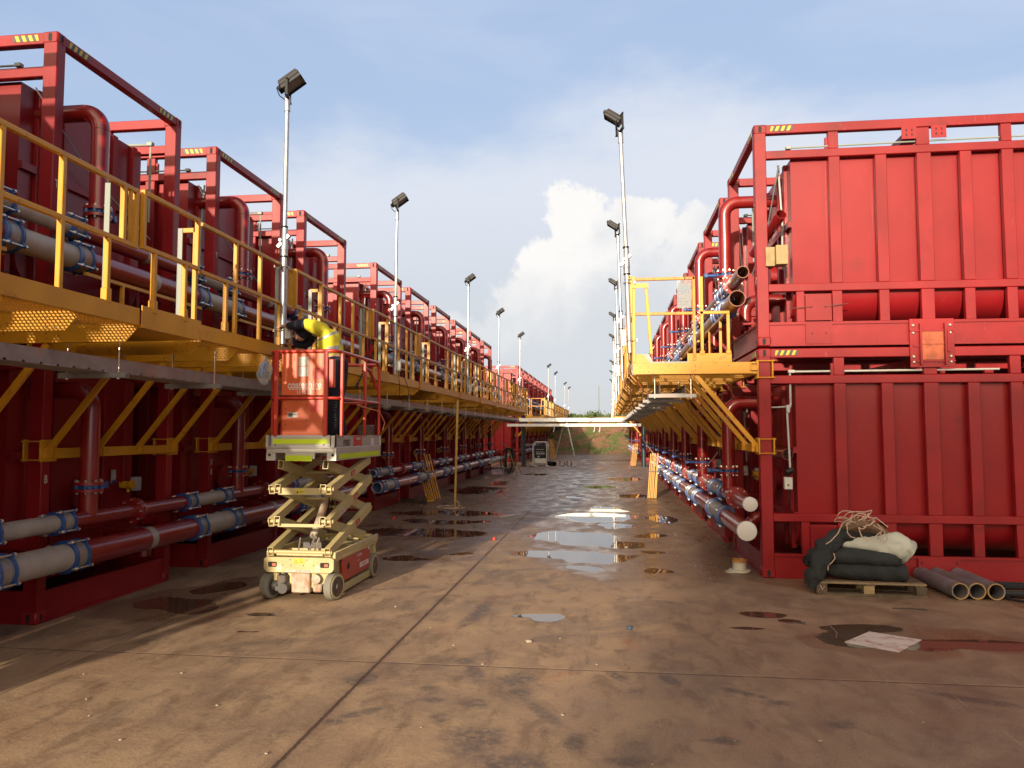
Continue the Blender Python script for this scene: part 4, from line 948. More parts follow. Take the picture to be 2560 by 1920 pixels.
q = MB(); q.prism([(-.045, .364), (-.005, .364), (-.025, .404)], 1, -.0245, -.0236); q.cur = 1; q.prism([(-.038, .3675), (-.012, .3675), (-.025, .3955)], 1, -.0252, -.0246); q.cur = 0; q.box(.012, .05, -.0245, -.0236, .368, .373); q.box(.012, .05, -.0245, -.0236, .384, .388); q.box(.012, .04, -.0245, -.0236, .398, .401)
part('warning_symbol', q, [blktx, yelst], bpart)
for x in (-.195, .19):
    q = MB(); q.box(x-.022, x+.022, -.0235, -.020, .287, .345); q.cur = 1; q.tube([(x, -.025, .335), (x, -.025, .315), (x+.010, -.025, .305), (x+.004, -.025, .294), (x-.008, -.025, .297)], .0022, 5); part('hook_sticker', q, [mat('pale_yellow_sticker', (.75, .68, .35), .5), blktx], bpart)
q = MB(); q.box(-.125, .145, -.0235, -.020, .283, .300); part('white_strip', q, whtx, bpart)
text('strip_text', 'GROUND CONTROLS', .016, redtx, bpart, (.05, -.0245, .2915), (R(90), 0, 0), .0006, xs=1.0)
q = MB(); q.box(-.115, -.055, -.0245, -.0236, .289, .294); part('red_arrow', q, redtx, bpart)
q = MB()
for x in (-.16, -.075, .05, .155): q.cyl((x, -.024, .345), (x, -.02, .345), .006, 8)
for x in (-.085, .085): q.cyl((x, -.024, .398), (x, -.02, .398), .006, 8)
part('bolts', q, dkmetal, bpart)
for (x, y, st) in ((-.325, .08, 1), (.325, .08, 1), (-.325, LEN-.12, 0), (.325, LEN-.12, 0)):
    w = link('wheel', None, lift, (x, y, .133)); s_ = 1 if x > 0 else -1; xa = x*0
    rz = -.30 if st else 0; w.rotation_euler = (0, 0, R(-12) if st else 0)
    t_ = MB(); t_.tube([(-.040, 0, 0), (-.036, 0, 0), (.036, 0, 0), (.040, 0, 0)], [.118, .132, .132, .118], 36)
    part('tyre', t_, tyre, w)
    r_ = MB(); sx_ = s_
    r_.tube([(sx_*.030, 0, 0), (sx_*.043, 0, 0)], [.116, .116], 32); r_.cur = 0
    part('rim', r_, cream, w)
    h = MB(); h.tube([(sx_*.036, 0, 0), (sx_*.0445, 0, 0)], [.098, .098], 28); h.tube([(sx_*.044, 0, 0), (sx_*.052, 0, 0)], [.03, .025], 12); part('hub', h, dkmetal, w)
    h = MB(); h.tube([(-sx_*.036, 0, 0), (-sx_*.046, 0, 0)], [.095, .095], 28); h.tube([(-sx_*.046, 0, 0), (-sx_*.10, 0, 0)], [.05, .05], 14); part('inner_hub', h, dkmetal, w)
m = MB(); m.box(-.09, .10, .02, .14, .07, .27, .012); part('front_casting', m, grime, lift)
m = MB(); m.box(-.225, -.13, -.01, .10, .14, .25, .012); m.box(-.24, -.14, -.03, .06, .09, .15, .012); m.tube([(-.15, -.05, .125), (-.15, .05, .125)], .05, 18); m.cyl((-.225, .03, .25), (-.225, .03, .30), .012, 8); m.cyl((-.16, .03, .25), (-.16, .03, .30), .014, 8)
part('drive_motor', m, dkmetal, lift)
m = MB(); m.box(.13, .22, .02, .12, .08, .16, .012); m.tube([(.17, -.0, .21), (.17, .09, .21)], .045, 16); part('steering_arm', m, grime, lift)
sd = MB(); sd.box(.315, .345, .28, 1.16, .135, .395, .008); sp_ = part('side_tray', sd, oranr, lift)
q = MB(); q.cyl((.345, .43, .27), (.348, .43, .27), .030, 12); q.tube([(.347, .42, .235), (.349, .44, .30), (.347, .46, .25)], .006, 5); part('latch', q, dark, sp_)
text('side_lettering', 'coates', .060, whtx, sp_, (.3475, .78, .335), (R(90), 0, R(90)), .001)
text('side_lettering', '13 15 52', .028, whtx, sp_, (.3475, .76, .275), (R(90), 0, R(90)), .0006)
q = MB(); q.box(.345, .3475, .80, 1.10, .19, .24); part('white_label', q, whtx, sp_)
text('label_text', 'DANGER', .030, redtx, sp_, (.3485, .95, .215), (R(90), 0, R(90)), .0008)
q = MB(); q.box(.345, .3475, 1.08, 1.13, .34, .39); part('white_label', q, whtx, sp_)
# scissor arms: three stages
zf = [.478, .765, 1.080, 1.345]; ya, yb = .012, 1.24
AH = .086; AW = .056
def arm(xc, z0, z1, y0, y1, dkname=None):
    q = MB(); a = Vector((xc, y0, z0)); b = Vector((xc, y1, z1)); d = (b-a).normalized(); e = .03
    q.hollow(a-d*e, b+d*e, AW, AH, .005, (0, 0, 1)); q.cur = 1
    q.ob(a+d*.10, d, d.cross(Vector((0, 0, 1))).normalized(), d.cross(Vector((0, 0, 1))).normalized().cross(d), .01, AW-.01, AH-.01)
    return part('scissor_arm', q, [cream, dark], lift)
rear = [.475, .79, 1.105, 1.345]
for i in range(3):
    for xo in (-.29, .29):
        arm(xo, zf[i]+.0, rear[i+1]+(-.02 if i == 2 else 0), ya, yb if i < 2 else yb-.05)          # outer: low at front, high at rear
    for xo in (-.232, .232):
        arm(xo, zf[i+1]-(.0 if i < 2 else .03), rear[i], ya if i < 2 else .08, yb)                # inner: high at front, low at rear
pn = MB()
for i in (1, 2):
    pn.cyl((-.335, ya+.012, zf[i]+.0), (-.20, ya+.012, zf[i]), .021, 12); pn.cyl((.20, ya+.012, zf[i]), (.335, ya+.012, zf[i]), .021, 12)
for i in (1, 2, 0): pn.cyl((-.33, yb, rear[i]), (.33, yb, rear[i]), .018, 12)
for i in range(3): pn.cyl((-.325, (ya+yb)/2, (zf[i]+rear[i+1])/2), (.325, (ya+yb)/2, (zf[i]+rear[i+1])/2), .016, 10)
pn.cyl((-.33, ya, zf[0]-.01), (.33, ya, zf[0]-.01), .02, 12)
part('pivot_pin', pn, cream, lift)
for i in (1, 2):
    q = MB(); q.box(-.235, .235, .012, .022, zf[i]-.055 if i == 2 else zf[i]-.055, zf[i]+.012 if i == 2 else zf[i]-.025, .0); q.box(-.235, .235, .022, .11, zf[i]-.05, zf[i]-.044); cbp = part('cross_plate', q, cream, lift)
    if i == 2:
        q = MB(); q.box(-.055, .035, .0095, .012, zf[i]-.045, zf[i]-.0, 0); q.cur = 1; q.prism([(-.048, zf[i]-.040), (-.022, zf[i]-.040), (-.035, zf[i]-.010)], 1, .0088, .0094); q.box(-.012, .025, .0088, .0094, zf[i]-.03, zf[i]-.022); part('warning_sticker', q, [yelst, dkmetal], cbp)
q = MB(); q.box(-.235, .235, .0, .02, .435, .475); q.box(-.235, .235, .3, .33, .40, .46); part('cross_plate', q, cream, lift)
for (i, yy, sz) in ((2, .62, .045), (1, .72, .04), (1, .30, .045), (0, .8, .03)):
    t_ = (yy-ya)/(yb-ya); z = zf[i]+(rear[i+1]-zf[i])*t_; sl = math.atan2(rear[i+1]-zf[i], yb-ya)
    q = MB(); q.box(0, .002, -.065, .065, -.026, .026); st_ = part('sticker', q, redsq if i != 1 or yy > .5 else whtx, lift, (.29+AW/2+.001, yy, z), (sl, 0, 0)); text('sticker_text', 'coates', sz*.7, whtx if i != 1 or yy > .5 else redtx, st_, (.003, 0, 0), (R(90), 0, R(90)), .0006)
# hydraulics
q = MB(); q.cyl((-.02, .40, .56), (.03, .72, 1.02), .040, 16); q.cur = 1; q.cyl((.03, .72, 1.02), (.05, .86, 1.20), .020, 12); part('hydraulic_cylinder', q, [grime, steel], lift)
q = MB(); q.tube([(.05, .1, .43), (.06, .22, .57), (-.0, .32, .60)], .010, 6); q.tube([(-.05, .08, .43), (-.075, .20, .58)], .009, 6); q.tube([(.07, .2, .43), (.09, .28, .57)], .012, 6); part('hydraulic_hose', q, steel, lift)
q = MB(); q.tube([(.0, .42, .66), (.06, .60, .78), (.11, .5, .98), (.05, .74, 1.15)], .007, 6); q.tube([(.02, .42, .66), (.09, .60, .76), (.14, .5, .95), (.07, .74, 1.12)], .007, 6); part('hose', q, black, lift)
q = MB(); q.box(-.12, .12, .36, .52, .40, .52, .01); part('pump', q, dkmetal, lift)
# platform deck
q = MB()
q.box(-.355, .355, .03, LEN+.08, 1.475, 1.49); q.box(-.36, -.335, .0, LEN+.08, 1.36, 1.49, .004); q.box(.335, .36, .0, LEN+.08, 1.36, 1.49, .004)
q.box(-.36, .36, -.004, .016, 1.435, 1.485, .004); q.box(-.36, -.265, -.004, .016, 1.36, 1.435); q.box(.265, .36, -.004, .016, 1.36, 1.435); q.box(-.16, .14, -.004, .012, 1.375, 1.435)
q.box(-.36, .36, LEN+.06, LEN+.08, 1.36, 1.60, .004)
q.cur = 1; q.cyl((-.325, -.0065, 1.415), (-.325, -.003, 1.415), .014, 14); q.cyl((.325, -.0065, 1.415), (.325, -.003, 1.415), .014, 14)
part('deck_frame', q, [alu, dark], lift)
q = MB(); q.box(-.30, .30, -.022, -.014, 1.50, 1.61, .0); q.box(-.335, .34, -.022, .0, 1.486, 1.498); q.box(-.36, -.335, -.02, .0, 1.49, 1.61)
q.box(.335, .345, .0, LEN+.06, 1.455, 1.605); q.box(-.345, -.335, .0, LEN+.06, 1.455, 1.605); q.box(.31, .345, -.018, .04, 1.49, 1.605); q.cur = 1
for (x, z) in ((-.26, 1.60), (.24, 1.60), (-.26, 1.515), (.24, 1.515)): q.cyl((x, -.025, z), (x, -.021, z), .008, 8)
for y in (.10, .22, .5, .95, 1.25):
    for z in (1.47, 1.59): q.cyl((.344, y, z), (.348, y, z), .007, 8)
kp = part('kick_plate', q, [alu, dkmetal], lift)
for b_ in ((-.285, .285, -.0255, -.0215, 1.525, 1.572), (-.16, .115, -.009, -.005, 1.355, 1.412)):
    q = MB(); q.box(*b_); part('reflective_strip', q, lime, kp)
q = MB(); q.box(.361, .3635, .08, LEN, 1.375, 1.425); part('reflective_strip', q, lime, kp)
text('fleet_number', '1930ES', .085, blktx, kp, (.3465, .33, 1.53), (R(90), 0, R(90)), .0015, xs=.85)
q = MB(); q.box(.345, .3475, .55, .82, 1.462, 1.60); stp = part('red_sticker', q, redsq, kp); text('sticker_text', 'coates', .055, whtx, stp, (.349, .685, 1.575), (R(90), 0, R(90)), .001); text('sticker_text', '13 15 52', .03, whtx, stp, (.349, .685, 1.49), (R(90), 0, R(90)), .0006)
q = MB(); q.box(.345, .3472, .565, .805, 1.525, 1.530); part('stripe', q, whtx, stp)
q = MB(); q.box(.345, .3475, 1.15, 1.24, 1.475, 1.57); part('white_label', q, mat('lilac_label', (.6, .55, .68), .5), kp)
# basket: orange panels and rails
q = MB(); q.box(-.215, .235, -.010, .015, 2.0, 2.425, .006); pnl = part('upper_panel', q, oran, lift)
q = MB(); q.box(-.205, -.205+.43, .0, .02, 1.606, 1.965, .004); lpn = part('lower_panel', q, oran, lift)
t1 = text('panel_lettering', 'coates', .100, whtx, pnl, (-.148, -.0115, 2.105), (R(90), 0, 0), .0018, 'LEFT', xs=.80)
text('panel_lettering', 'hire', .100, whtx, pnl, (.066, -.0115, 2.105), (R(90), 0, 0), 0, 'LEFT', xs=.86)
text('phone_number', '13 15 52', .044, whtx, pnl, (.022, -.0115, 2.032), (R(90), 0, 0), .0008)
q = MB()
for k in range(22): x = -.135+.0148*k; q.prism([(x, 2.058), (x+.008, 2.058), (x+.012, 2.07), (x+.004, 2.07)], 1, -.0125, -.0105)
part('dashed_line', q, whtx, pnl)
q = MB(); q.box(-.035, .065, -.0135, -.0105, 2.19, 2.385); q.cur = 1
for k in range(7): q.box(-.025, .055-.01*(k % 3), -.0142, -.0134, 2.375-.011*k-.003, 2.375-.011*k)
for k in range(5): q.box(-.02, .02+.01*(k % 2), -.0142, -.0134, 2.26-.012*k-.003, 2.26-.012*k)
q.cur = 2; q.box(-.035, .065, -.0142, -.0134, 2.288, 2.296)
part('instruction_label', q, [whtx, grey, redtx], pnl)
q = MB(); q.box(.115, .225, -.0125, -.0105, 2.165, 2.275); part('red_square', q, redsq, pnl)
q = MB(); q.box(.09, .195, -.0025, -.0005, 1.84, 1.955); part('red_square', q, redsq, lpn)
q = MB(); q.box(-.145, -.045, -.0025, -.0005, 1.785, 1.835); q.cur = 1; q.box(-.14, -.095, -.0032, -.0026, 1.79, 1.83); q.box(-.085, -.05, -.0032, -.0026, 1.81, 1.815); part('small_label', q, [whtx, dkmetal], lpn)
q = MB()
for x in (-.085, .11):
    for z in (2.37, 2.22): q.box(x, x+.004, -.0125, -.0105, z-.03, z+.03)
for (x, z) in ((-.17, 1.71), (-.165, 1.87), (.05, 1.905), (.05, 1.76)): q.cyl((x, -.004, z), (x, -.0005, z), .006, 8)
part('slots', q, dark, pnl)
q = MB()
RT = 2.44
def rail(z, r=.0185, full=True):
    pts = [(-.34, .95, z), (-.345, .12, z)]+[(-.345+.10-.10*math.cos(a), .09-.10*math.sin(a), z) for a in (math.pi/2*k/5 for k in range(6))]
    pts += [(.28, -.01, z)]+[(.28+.08*math.sin(a), .07-.08*math.cos(a), z) for a in (math.pi/2*k/5 for k in range(6))]
    pts += [(.36, .95, z)]
    return pts
q.tube(rail(RT), .0185, 10); q.tube([(-.34, .95, RT), (-.34, 1.35, RT)], .0185, 10); q.tube([(.36, .95, RT), (.36, 1.28, RT)]+[(.36, 1.28+.10*math.sin(a), RT-.10+.10*math.cos(a)) for a in (math.pi/2*k/5 for k in range(1, 6))]+[(.36, 1.38, 1.60)], .0185, 10)
q.tube(rail(1.975), .015, 10); q.tube([(.36, .95, 1.975), (.36, 1.38, 1.975)], .014, 8); q.tube([(-.34, .95, 1.975), (-.34, 1.38, 1.975)], .014, 8)
q.tube([(-.34, 1.35, RT), (-.34, 1.38, RT-.04), (-.34, 1.38, 1.6)], .0185, 10); q.tube([(-.34, 1.38, 1.975), (.36, 1.38, 1.975)], .014, 8); q.tube([(-.34, 1.38, RT-.02), (.36, 1.38, RT-.02)], .0185, 8)
for x in (-.262, .248): q.box(x-.022, x+.022, -.028, -.004, 1.60, RT, .006)
q.box(.362, .392, .07, .11, 1.60, RT-.01, .006); q.box(-.36, -.33, .08, .12, 1.60, RT, .006)
q.box(.345, .375, .84, .88, 1.60, RT, .006); q.box(-.36, -.33, .84, .88, 1.60, RT, .006)
q.tube([(.35, .86, 2.33), (.33, .98, 2.35), (.33, 1.12, 2.33), (.34, 1.22, 2.25), (.35, 1.3, 2.14)], .020, 8); q.tube([(.34, .86, 2.30), (.34, .90, 2.40)], .018, 8)
q.tube([(-.22, .03, 1.60), (-.22, .03, 2.42)], .012, 6)
part('guard_rail', q, oranr, lift)
q = MB(); q.box(-.30, -.265, -.006, .05, 2.08, 2.36, .006); q.box(.272, .32, -.006, .06, 2.08, 2.36, .006); part('side_panel', q, oranr, lift)
q = MB(); q.tube([(.33, .86, 2.28), (.30, .80, 2.17)], .010, 8); q.tube([(.30, .80, 2.17), (.29, .78, 2.13)], .016, 8); part('gate_latch', q, black, lift)
q = MB(); q.tube([(.31+.022*math.cos(t)+.005*math.sin(t*.13), .10+.022*math.sin(t), 1.98-.30*t/75) for t in (k*.42 for k in range(180))], .0055, 5)
q.tube([(.36+.016*math.cos(t), .13+.016*math.sin(t), 1.98-.26*t/75) for t in (k*.42 for k in range(180))], .005, 5)
part('coiled_cable', q, black, lift)
q = MB(); q.box(.20, .33, 1.10, 1.32, 1.60, 1.72, .01); part('control_box', q, dkmetal, lift)
q = MB(); q.tube([(.36, .6, 1.93), (.38, .9, 1.90), (.39, 1.3, 1.88), (.41, 1.45, 1.75), (.40, 1.40, 1.66)], .006, 6); part('orange_lead', q, orcord, lift)
# clear plastic bag hooked on the basket corner
bg_ = bpy.data.meshes.new('bag'); bmm = bmesh.new(); bmesh.ops.create_icosphere(bmm, subdivisions=4, radius=1)
for v in bmm.verts:
    c = v.co; k = 1-.45*max(c.z, 0); n_ = mnoise.noise(c*2.2)*.35+mnoise.noise(c*6)*.12
    v.co = Vector((c.x*.075*k*(1+n_), c.y*.05*k*(1+n_), c.z*.145*(1+.2*n_)))*S
bmm.to_mesh(bg_); bmm.free(); bg_.materials.append(film)
bag = link('plastic_bag', bg_, None, (-3.40, 7.24, 2.25)); tag(bag, 'clear crumpled plastic bag hanging from the left corner of the orange basket', 'bag')
q = MB(); q.tube([(.0, .0, .08), (-.03, .0, .03), (-.045, .0, -.03), (-.03, 0, -.06)], .012, 6); q.tube([(.02, .01, .09), (.0, .01, .02), (-.02, .01, -.02)], .010, 6); part('blue_strap', q, mat('blue_strap_cloth', (.05, .25, .62), .5), bag)

# ------------------------------------------------------------------ worker
def skin_mesh(name, verts, edges, radii, sub=2, root=0):
    me = bpy.data.meshes.new(name); me.from_pydata([[c*S for c in v] for v in verts], edges, []); ob = bpy.data.objects.new(name, me); scn.collection.objects.link(ob)
    sk = ob.modifiers.new('s', 'SKIN'); sk.use_smooth_shade = True; sk.branch_smoothing = .6
    for i, r in enumerate(radii): me.skin_vertices[0].data[i].radius = ((r[0] if isinstance(r, tuple) else r)*S, (r[1] if isinstance(r, tuple) else r)*S)
    me.skin_vertices[0].data[root].use_root = True
    su = ob.modifiers.new('d', 'SUBSURF'); su.levels = sub; su.render_levels = sub
    bpy.context.view_layer.update()
    out = bpy.data.meshes.new_from_object(ob.evaluated_get(bpy.context.evaluated_depsgraph_get())); bpy.data.objects.remove(ob); out.name = name
    return out
px0, py0 = -2.87, 7.62
pw = thing('person', 'worker in yellow hi-vis shirt and navy trousers leaning from the orange basket towards the pole', 'person', (px0, py0, 1.495))
# joints (local, survey units, z above deck plate)
J = dict(pel=(.02, .07, .86), sp1=(-.02, .06, 1.03), sp2=(-.045, .04, 1.185), ch=(-.125, .0, 1.245), nk=(-.245, .0, 1.225), hd=(-.33, .02, 1.17), hd2=(-.385, .02, 1.12),
         ls=(-.20, -.12, 1.265), le=(-.335, -.13, 1.235), lw=(-.46, -.04, 1.255), rs=(-.21, .13, 1.22), re=(-.33, .17, 1.07), rw=(-.46, .06, 1.08),
         lh=(.07, -.02, .82), lk=(.02, -.05, .43), la=(.05, -.03, .07), lf=(-.08, -.06, .03), rh=(.08, .14, .82), rk=(.01, .16, .44), ra=(.09, .17, .07), rf=(-.04, .18, .03))
def sk(name, chains, rad, mtl, parent, sub=2, root=None):
    keys = [];
    for c in chains:
        for k in c:
            if k not in keys: keys.append(k)
    ed = []
    for c in chains:
        for a, b in zip(c, c[1:]): ed.append((keys.index(a), keys.index(b)))
    me = skin_mesh(name, [J[k] for k in keys], ed, [rad[k] for k in keys], sub, keys.index(root or keys[0])); me.materials.append(mtl)
    return link(name, me, parent)
rb = dict(pel=.115, sp1=.10, sp2=.115, ch=.115, nk=.05, hd=.075, hd2=.07, ls=.055, le=.040, lw=.026, rs=.055, re=.040, rw=.026, lh=.075, lk=.05, la=.035, lf=.035, rh=.075, rk=.05, ra=.035, rf=.035)
for s_, w, hx in (('l', J['lw'], -.04), ('r', J['rw'], .02)):
    J[s_+'p'] = (w[0]-.045, w[1]+.004, w[2]-.005); rb[s_+'p'] = .024
    for i, (dy, dz, L_) in enumerate(((-.026, .004, .052), (-.010, .008, .062), (.008, .007, .058), (.022, .0, .046), (-.03, -.018, .036))):
        b_ = (w[0]-.062-.0, w[1]+dy, w[2]+dz*.6-.005); J['%sf%d' % (s_, i)] = b_; J['%sg%d' % (s_, i)] = (b_[0]-L_*.7, b_[1]+dy*.25, b_[2]-L_*.5 if i < 4 else b_[2]-.022); rb['%sf%d' % (s_, i)] = .0085; rb['%sg%d' % (s_, i)] = .0070
body_ch = [('pel', 'sp1', 'sp2', 'ch', 'nk', 'hd', 'hd2'), ('ch', 'ls', 'le', 'lw', 'lp'), ('ch', 'rs', 're', 'rw', 'rp'), ('pel', 'lh', 'lk', 'la', 'lf'), ('pel', 'rh', 'rk', 'ra', 'rf')]
for s_ in 'lr': body_ch += [(s_+'p', '%sf%d' % (s_, i), '%sg%d' % (s_, i)) for i in range(5)]
sk('body', body_ch, rb, skin, pw, 2, 'pel')
J['lsl'] = tuple(J['ls'][i]+(J['le'][i]-J['ls'][i])*.40 for i in range(3)); J['rsl'] = tuple(J['rs'][i]+(J['re'][i]-J['rs'][i])*.40 for i in range(3))
J['lsm'] = tuple(J['ls'][i]+(J['le'][i]-J['ls'][i])*.15 for i in range(3)); J['rsm'] = tuple(J['rs'][i]+(J['re'][i]-J['rs'][i])*.15 for i in range(3))
rs2 = {k: v+.022 for k, v in rb.items()}; rs2.update(lsl=.066, rsl=.066, ls=.085, rs=.085, nk=.068, pel=.135, sp1=.152, sp2=.172, ch=.150)
J['w0'] = (-.0, .068, .87); rs2['w0'] = .140
shirt = sk('hi_vis_shirt', [('w0', 'sp1', 'sp2', 'ch', 'nk'), ('ch', 'ls', 'lsl'), ('ch', 'rs', 'rsl')], rs2, hiv, pw)
# reflective bands painted as material on the shirt mesh: a hoop at the waist, one at the chest, one per sleeve
me = shirt.data; me.materials.append(refl)
for p in me.polygons:
    c = p.center/S; ax_ = Vector(J['ch'])-Vector(J['sp1']); d = (c-Vector(J['sp1'])).dot(ax_.normalized())
    sl = min((c-Vector(J['lsl'])).length, (c-Vector(J['rsl'])).length)
    if -.045 < d < .0 or .10 < d < .13 and c.x > -.16 or (sl < .088 and c.x < -.23 and c.z > 1.1): p.material_index = 1
ra_ = {k: v+.018 for k, v in rb.items()}
J['lc'] = (J['lw'][0]+.01, J['lw'][1]-.005, J['lw'][2]); J['rc'] = (J['rw'][0]+.01, J['rw'][1]+.005, J['rw'][2]); ra_.update(lsl=.062, rsl=.062, lc=.036, rc=.036, le=.055, re=.058)
ra_.update(lsm=.058, rsm=.058)
for a in 'lr': sk('navy_sleeve', [(a+'sm', a+'sl', a+'e', a+'c')], ra_, navy, pw)
rt = {k: v+.022 for k, v in rb.items()}; rt.update(pel=.138, sp1=.115, la=.058, ra=.058, lk=.075, rk=.075, lh=.095, rh=.095); J['pw0'] = (.0, .068, .96); rt['pw0'] = .130
J['la2'] = (J['la'][0], J['la'][1], .09); J['ra2'] = (J['ra'][0], J['ra'][1], .09); rt['la2'] = rt['ra2'] = .056
sk('trousers', [('pw0', 'pel', 'lh', 'lk', 'la2'), ('pel', 'rh', 'rk', 'ra2')], rt, navy, pw, 2, 'pel')
for a in 'lr':
    J['b1'] = (J[a+'a'][0]+.02, J[a+'a'][1], .045); J['b2'] = (J[a+'a'][0], J[a+'a'][1], .10); J['b3'] = (J[a+'f'][0]-.01, J[a+'f'][1], .040)
    sk('boot', [('b2', 'b1', 'b3')], dict(b1=.045, b2=.048, b3=.042), brownc, pw)
J['c0'] = (-.235, .0, 1.225); J['c1'] = (-.30, .015, 1.205); J['c2'] = (-.365, .02, 1.165)
sk('dark_hood', [('c0', 'c1', 'c2')], dict(c0=.080, c1=.090, c2=.088), navy, pw)
fc = MB(); fc.tube([(-.43, .02, 1.09), (-.452, .02, 1.078)], [.016, .009], 8); part('nose', fc, skin, pw)
for y in (-.01, .05): fc = MB(); fc.tube([(-.437, y, 1.118), (-.446, y, 1.114)], [.010, .007], 8); part('eye', fc, whtx, pw)
fc = MB(); fc.box(-.425, -.412, -.005, .045, 1.055, 1.062, .002); part('mouth', fc, redtx, pw)
for y in (-.055, .095): fc = MB(); fc.tube([(-.345, y, 1.11), (-.345, y, 1.15)], .012, 8); part('ear', fc, skin, pw)
# ------------------------------------------------------------------ cable bridge and black columns
m = MB(); m.box(-4.25, .72, 35.98, 36.02, 2.12, 2.28); m.box(-4.25, .72, 36.30, 36.33, 2.12, 2.28); y = -4.2
while y < .7: m.box(y, y+.05, 36.0, 36.3, 2.14, 2.16); y += .4
single('cable_bridge', m, whitetray, 'upper white cable tray spanning the aisle between the two rows', 'cable tray', group='white trays crossing the aisle')
m = MB(); m.box(-4.75, 1.45, 35.6, 35.63, 1.885, 2.01); m.box(-4.75, 1.45, 35.85, 35.88, 1.885, 2.01); m.box(-4.75, 1.45, 35.63, 35.85, 1.89, 1.905)
single('cable_bridge', m, whitetray, 'lower white cable tray spanning the aisle between the black columns', 'cable tray', group='white trays crossing the aisle')
for x, w in ((-2.55, .05), (-.68, .03), (-.44, .04)):
    m = MB(); m.add([(x, 35.58, 1.95), (x+w, 35.58, 1.95), (x+w*.6, 35.58, 1.72), (x-.02, 35.58, 1.60), (x-.04, 35.58, 1.66), (x, 35.58, 1.75)], [(0, 1, 2, 3, 4, 5)]); m.keep = True
    m.add([(x, 35.565, 1.95), (x+w, 35.565, 1.95), (x+w*.6, 35.565, 1.72), (x-.02, 35.565, 1.60), (x-.04, 35.565, 1.66), (x, 35.565, 1.75)], [(0, 1, 2, 3, 4, 5)])
    single('rag_strip', m, whtx, 'pale rag strip dangling from the lower white bridge tray, %s' % {-2.55: 'leftmost', -.68: 'middle', -.44: 'rightmost'}[x], 'rag', group='rags on the bridge')
for x, y, l in ((-4.02, 36.1, 'black column holding the left end of the white cable bridge'), (1.58, 36.0, 'black column holding the right end of the white cable bridge'), (2.0, 37.5, 'second black column just behind the right bridge column')):
    m = MB(); m.tube([(0, 0, .03), (0, 0, 2.4)], .105, 20); m.box(-.2, .2, -.2, .2, 0, .03, .005); m.box(-.14, .14, -.14, .14, 2.4, 2.43); m.cur = 0
    single('black_column', m, mat('black_gloss_pipe', (.02, .03, .035), .35, var=.2), l, 'column', (x, y, 0), group='black columns under the bridge')
# ------------------------------------------------------------------ generator in a white roll frame
gn = thing('welding_generator', 'black generator with dials inside a white tubular roll frame', 'generator', (-3.27, 36.7, 0))
m = MB()
for y in (0, .9): m.tube([(-.36, y, .02), (-.36, y, 1.02), (-.28, y, 1.14), (.20, y, 1.14), (.29, y, 1.02), (.29, y, .02)], .03, 10)
for x in (-.36, .29): m.cyl((x, 0, .08), (x, .9, .08), .025, 8); m.cyl((x, 0, .8), (x, .9, .8), .02, 8)
m.box(-.42, -.15, -.04, .0, 0, .04); m.box(.24, .4, -.04, .0, 0, .04)
part('roll_frame', m, white, gn)
m = MB(); m.box(-.30, .24, .03, .85, .38, .98, .02); m.cur = 1
for z in (.78, .56, .66): m.box(-.22, .15, .022, .03, z, z+.02)
for x in (-.18, -.06, .06, .16): m.cyl((x, .015, .60), (x, .03, .60), .035, 10)
m.cyl((-.10, .012, .45), (-.10, .03, .45), .045, 12)
part('body', m, [black, grey], gn)
m = MB(); m.box(-.31, .25, .02, .85, .14, .36, .01); part('tank', m, white, gn)
# clamps, black pipe, stepladder
for x, l in ((-2.21, 'left of the two open pipe clamps standing on the concrete'), (-1.88, 'right of the two open pipe clamps standing on the concrete')):
    m = MB(); m.tube([(.12*math.sin(t), 0, .13-.12*math.cos(t)) for t in [R(-150+20*k) for k in range(16)]], .022, 8); m.box(-.15, -.07, -.04, .04, .22, .26); m.tube([(.12*math.sin(t), .08, .13-.12*math.cos(t)) for t in [R(-150+20*k) for k in range(16)]], .015, 8)
    single('pipe_clamp', m, dkmetal, l, 'clamp', (x, 36.3, 0), group='pipe clamps on the apron')
m = MB(); m.pipe((-.2, .3, .11), (.12, -.3, .11), .11, .02, 20); single('black_pipe', m, black, 'short black pipe offcut lying right of the generator', 'pipe', (-2.72, 37.0, 0))
ld = thing('stepladder', 'pale aluminium stepladder standing open by the red earth bank', 'stepladder', (-2.9, 51.2, 0))
m = MB()
for y in (-.25, .25): m.beam((.62, y*1.3, 0), (.10, y, 2.32), .05, .09, (0, 1, 0))
for k in range(7): t = (k+.6)/7.5; m.beam((.62-.52*t, -.3, 2.32*t), (.62-.52*t, .3, 2.32*t), .09, .03)
part('front_rails', m, galv, ld)
m = MB()
for y in (-.25, .25): m.beam((-.66, y*1.3, 0), (-.06, y, 2.30), .04, .08, (0, 1, 0))
m.beam((-.45, -.3, .8), (-.45, .3, .8), .04, .04); part('rear_rails', m, galvd, ld)
m = MB(); m.box(-.14, .16, -.3, .3, 2.28, 2.36, .01); part('top_cap', m, dkmetal, ld)
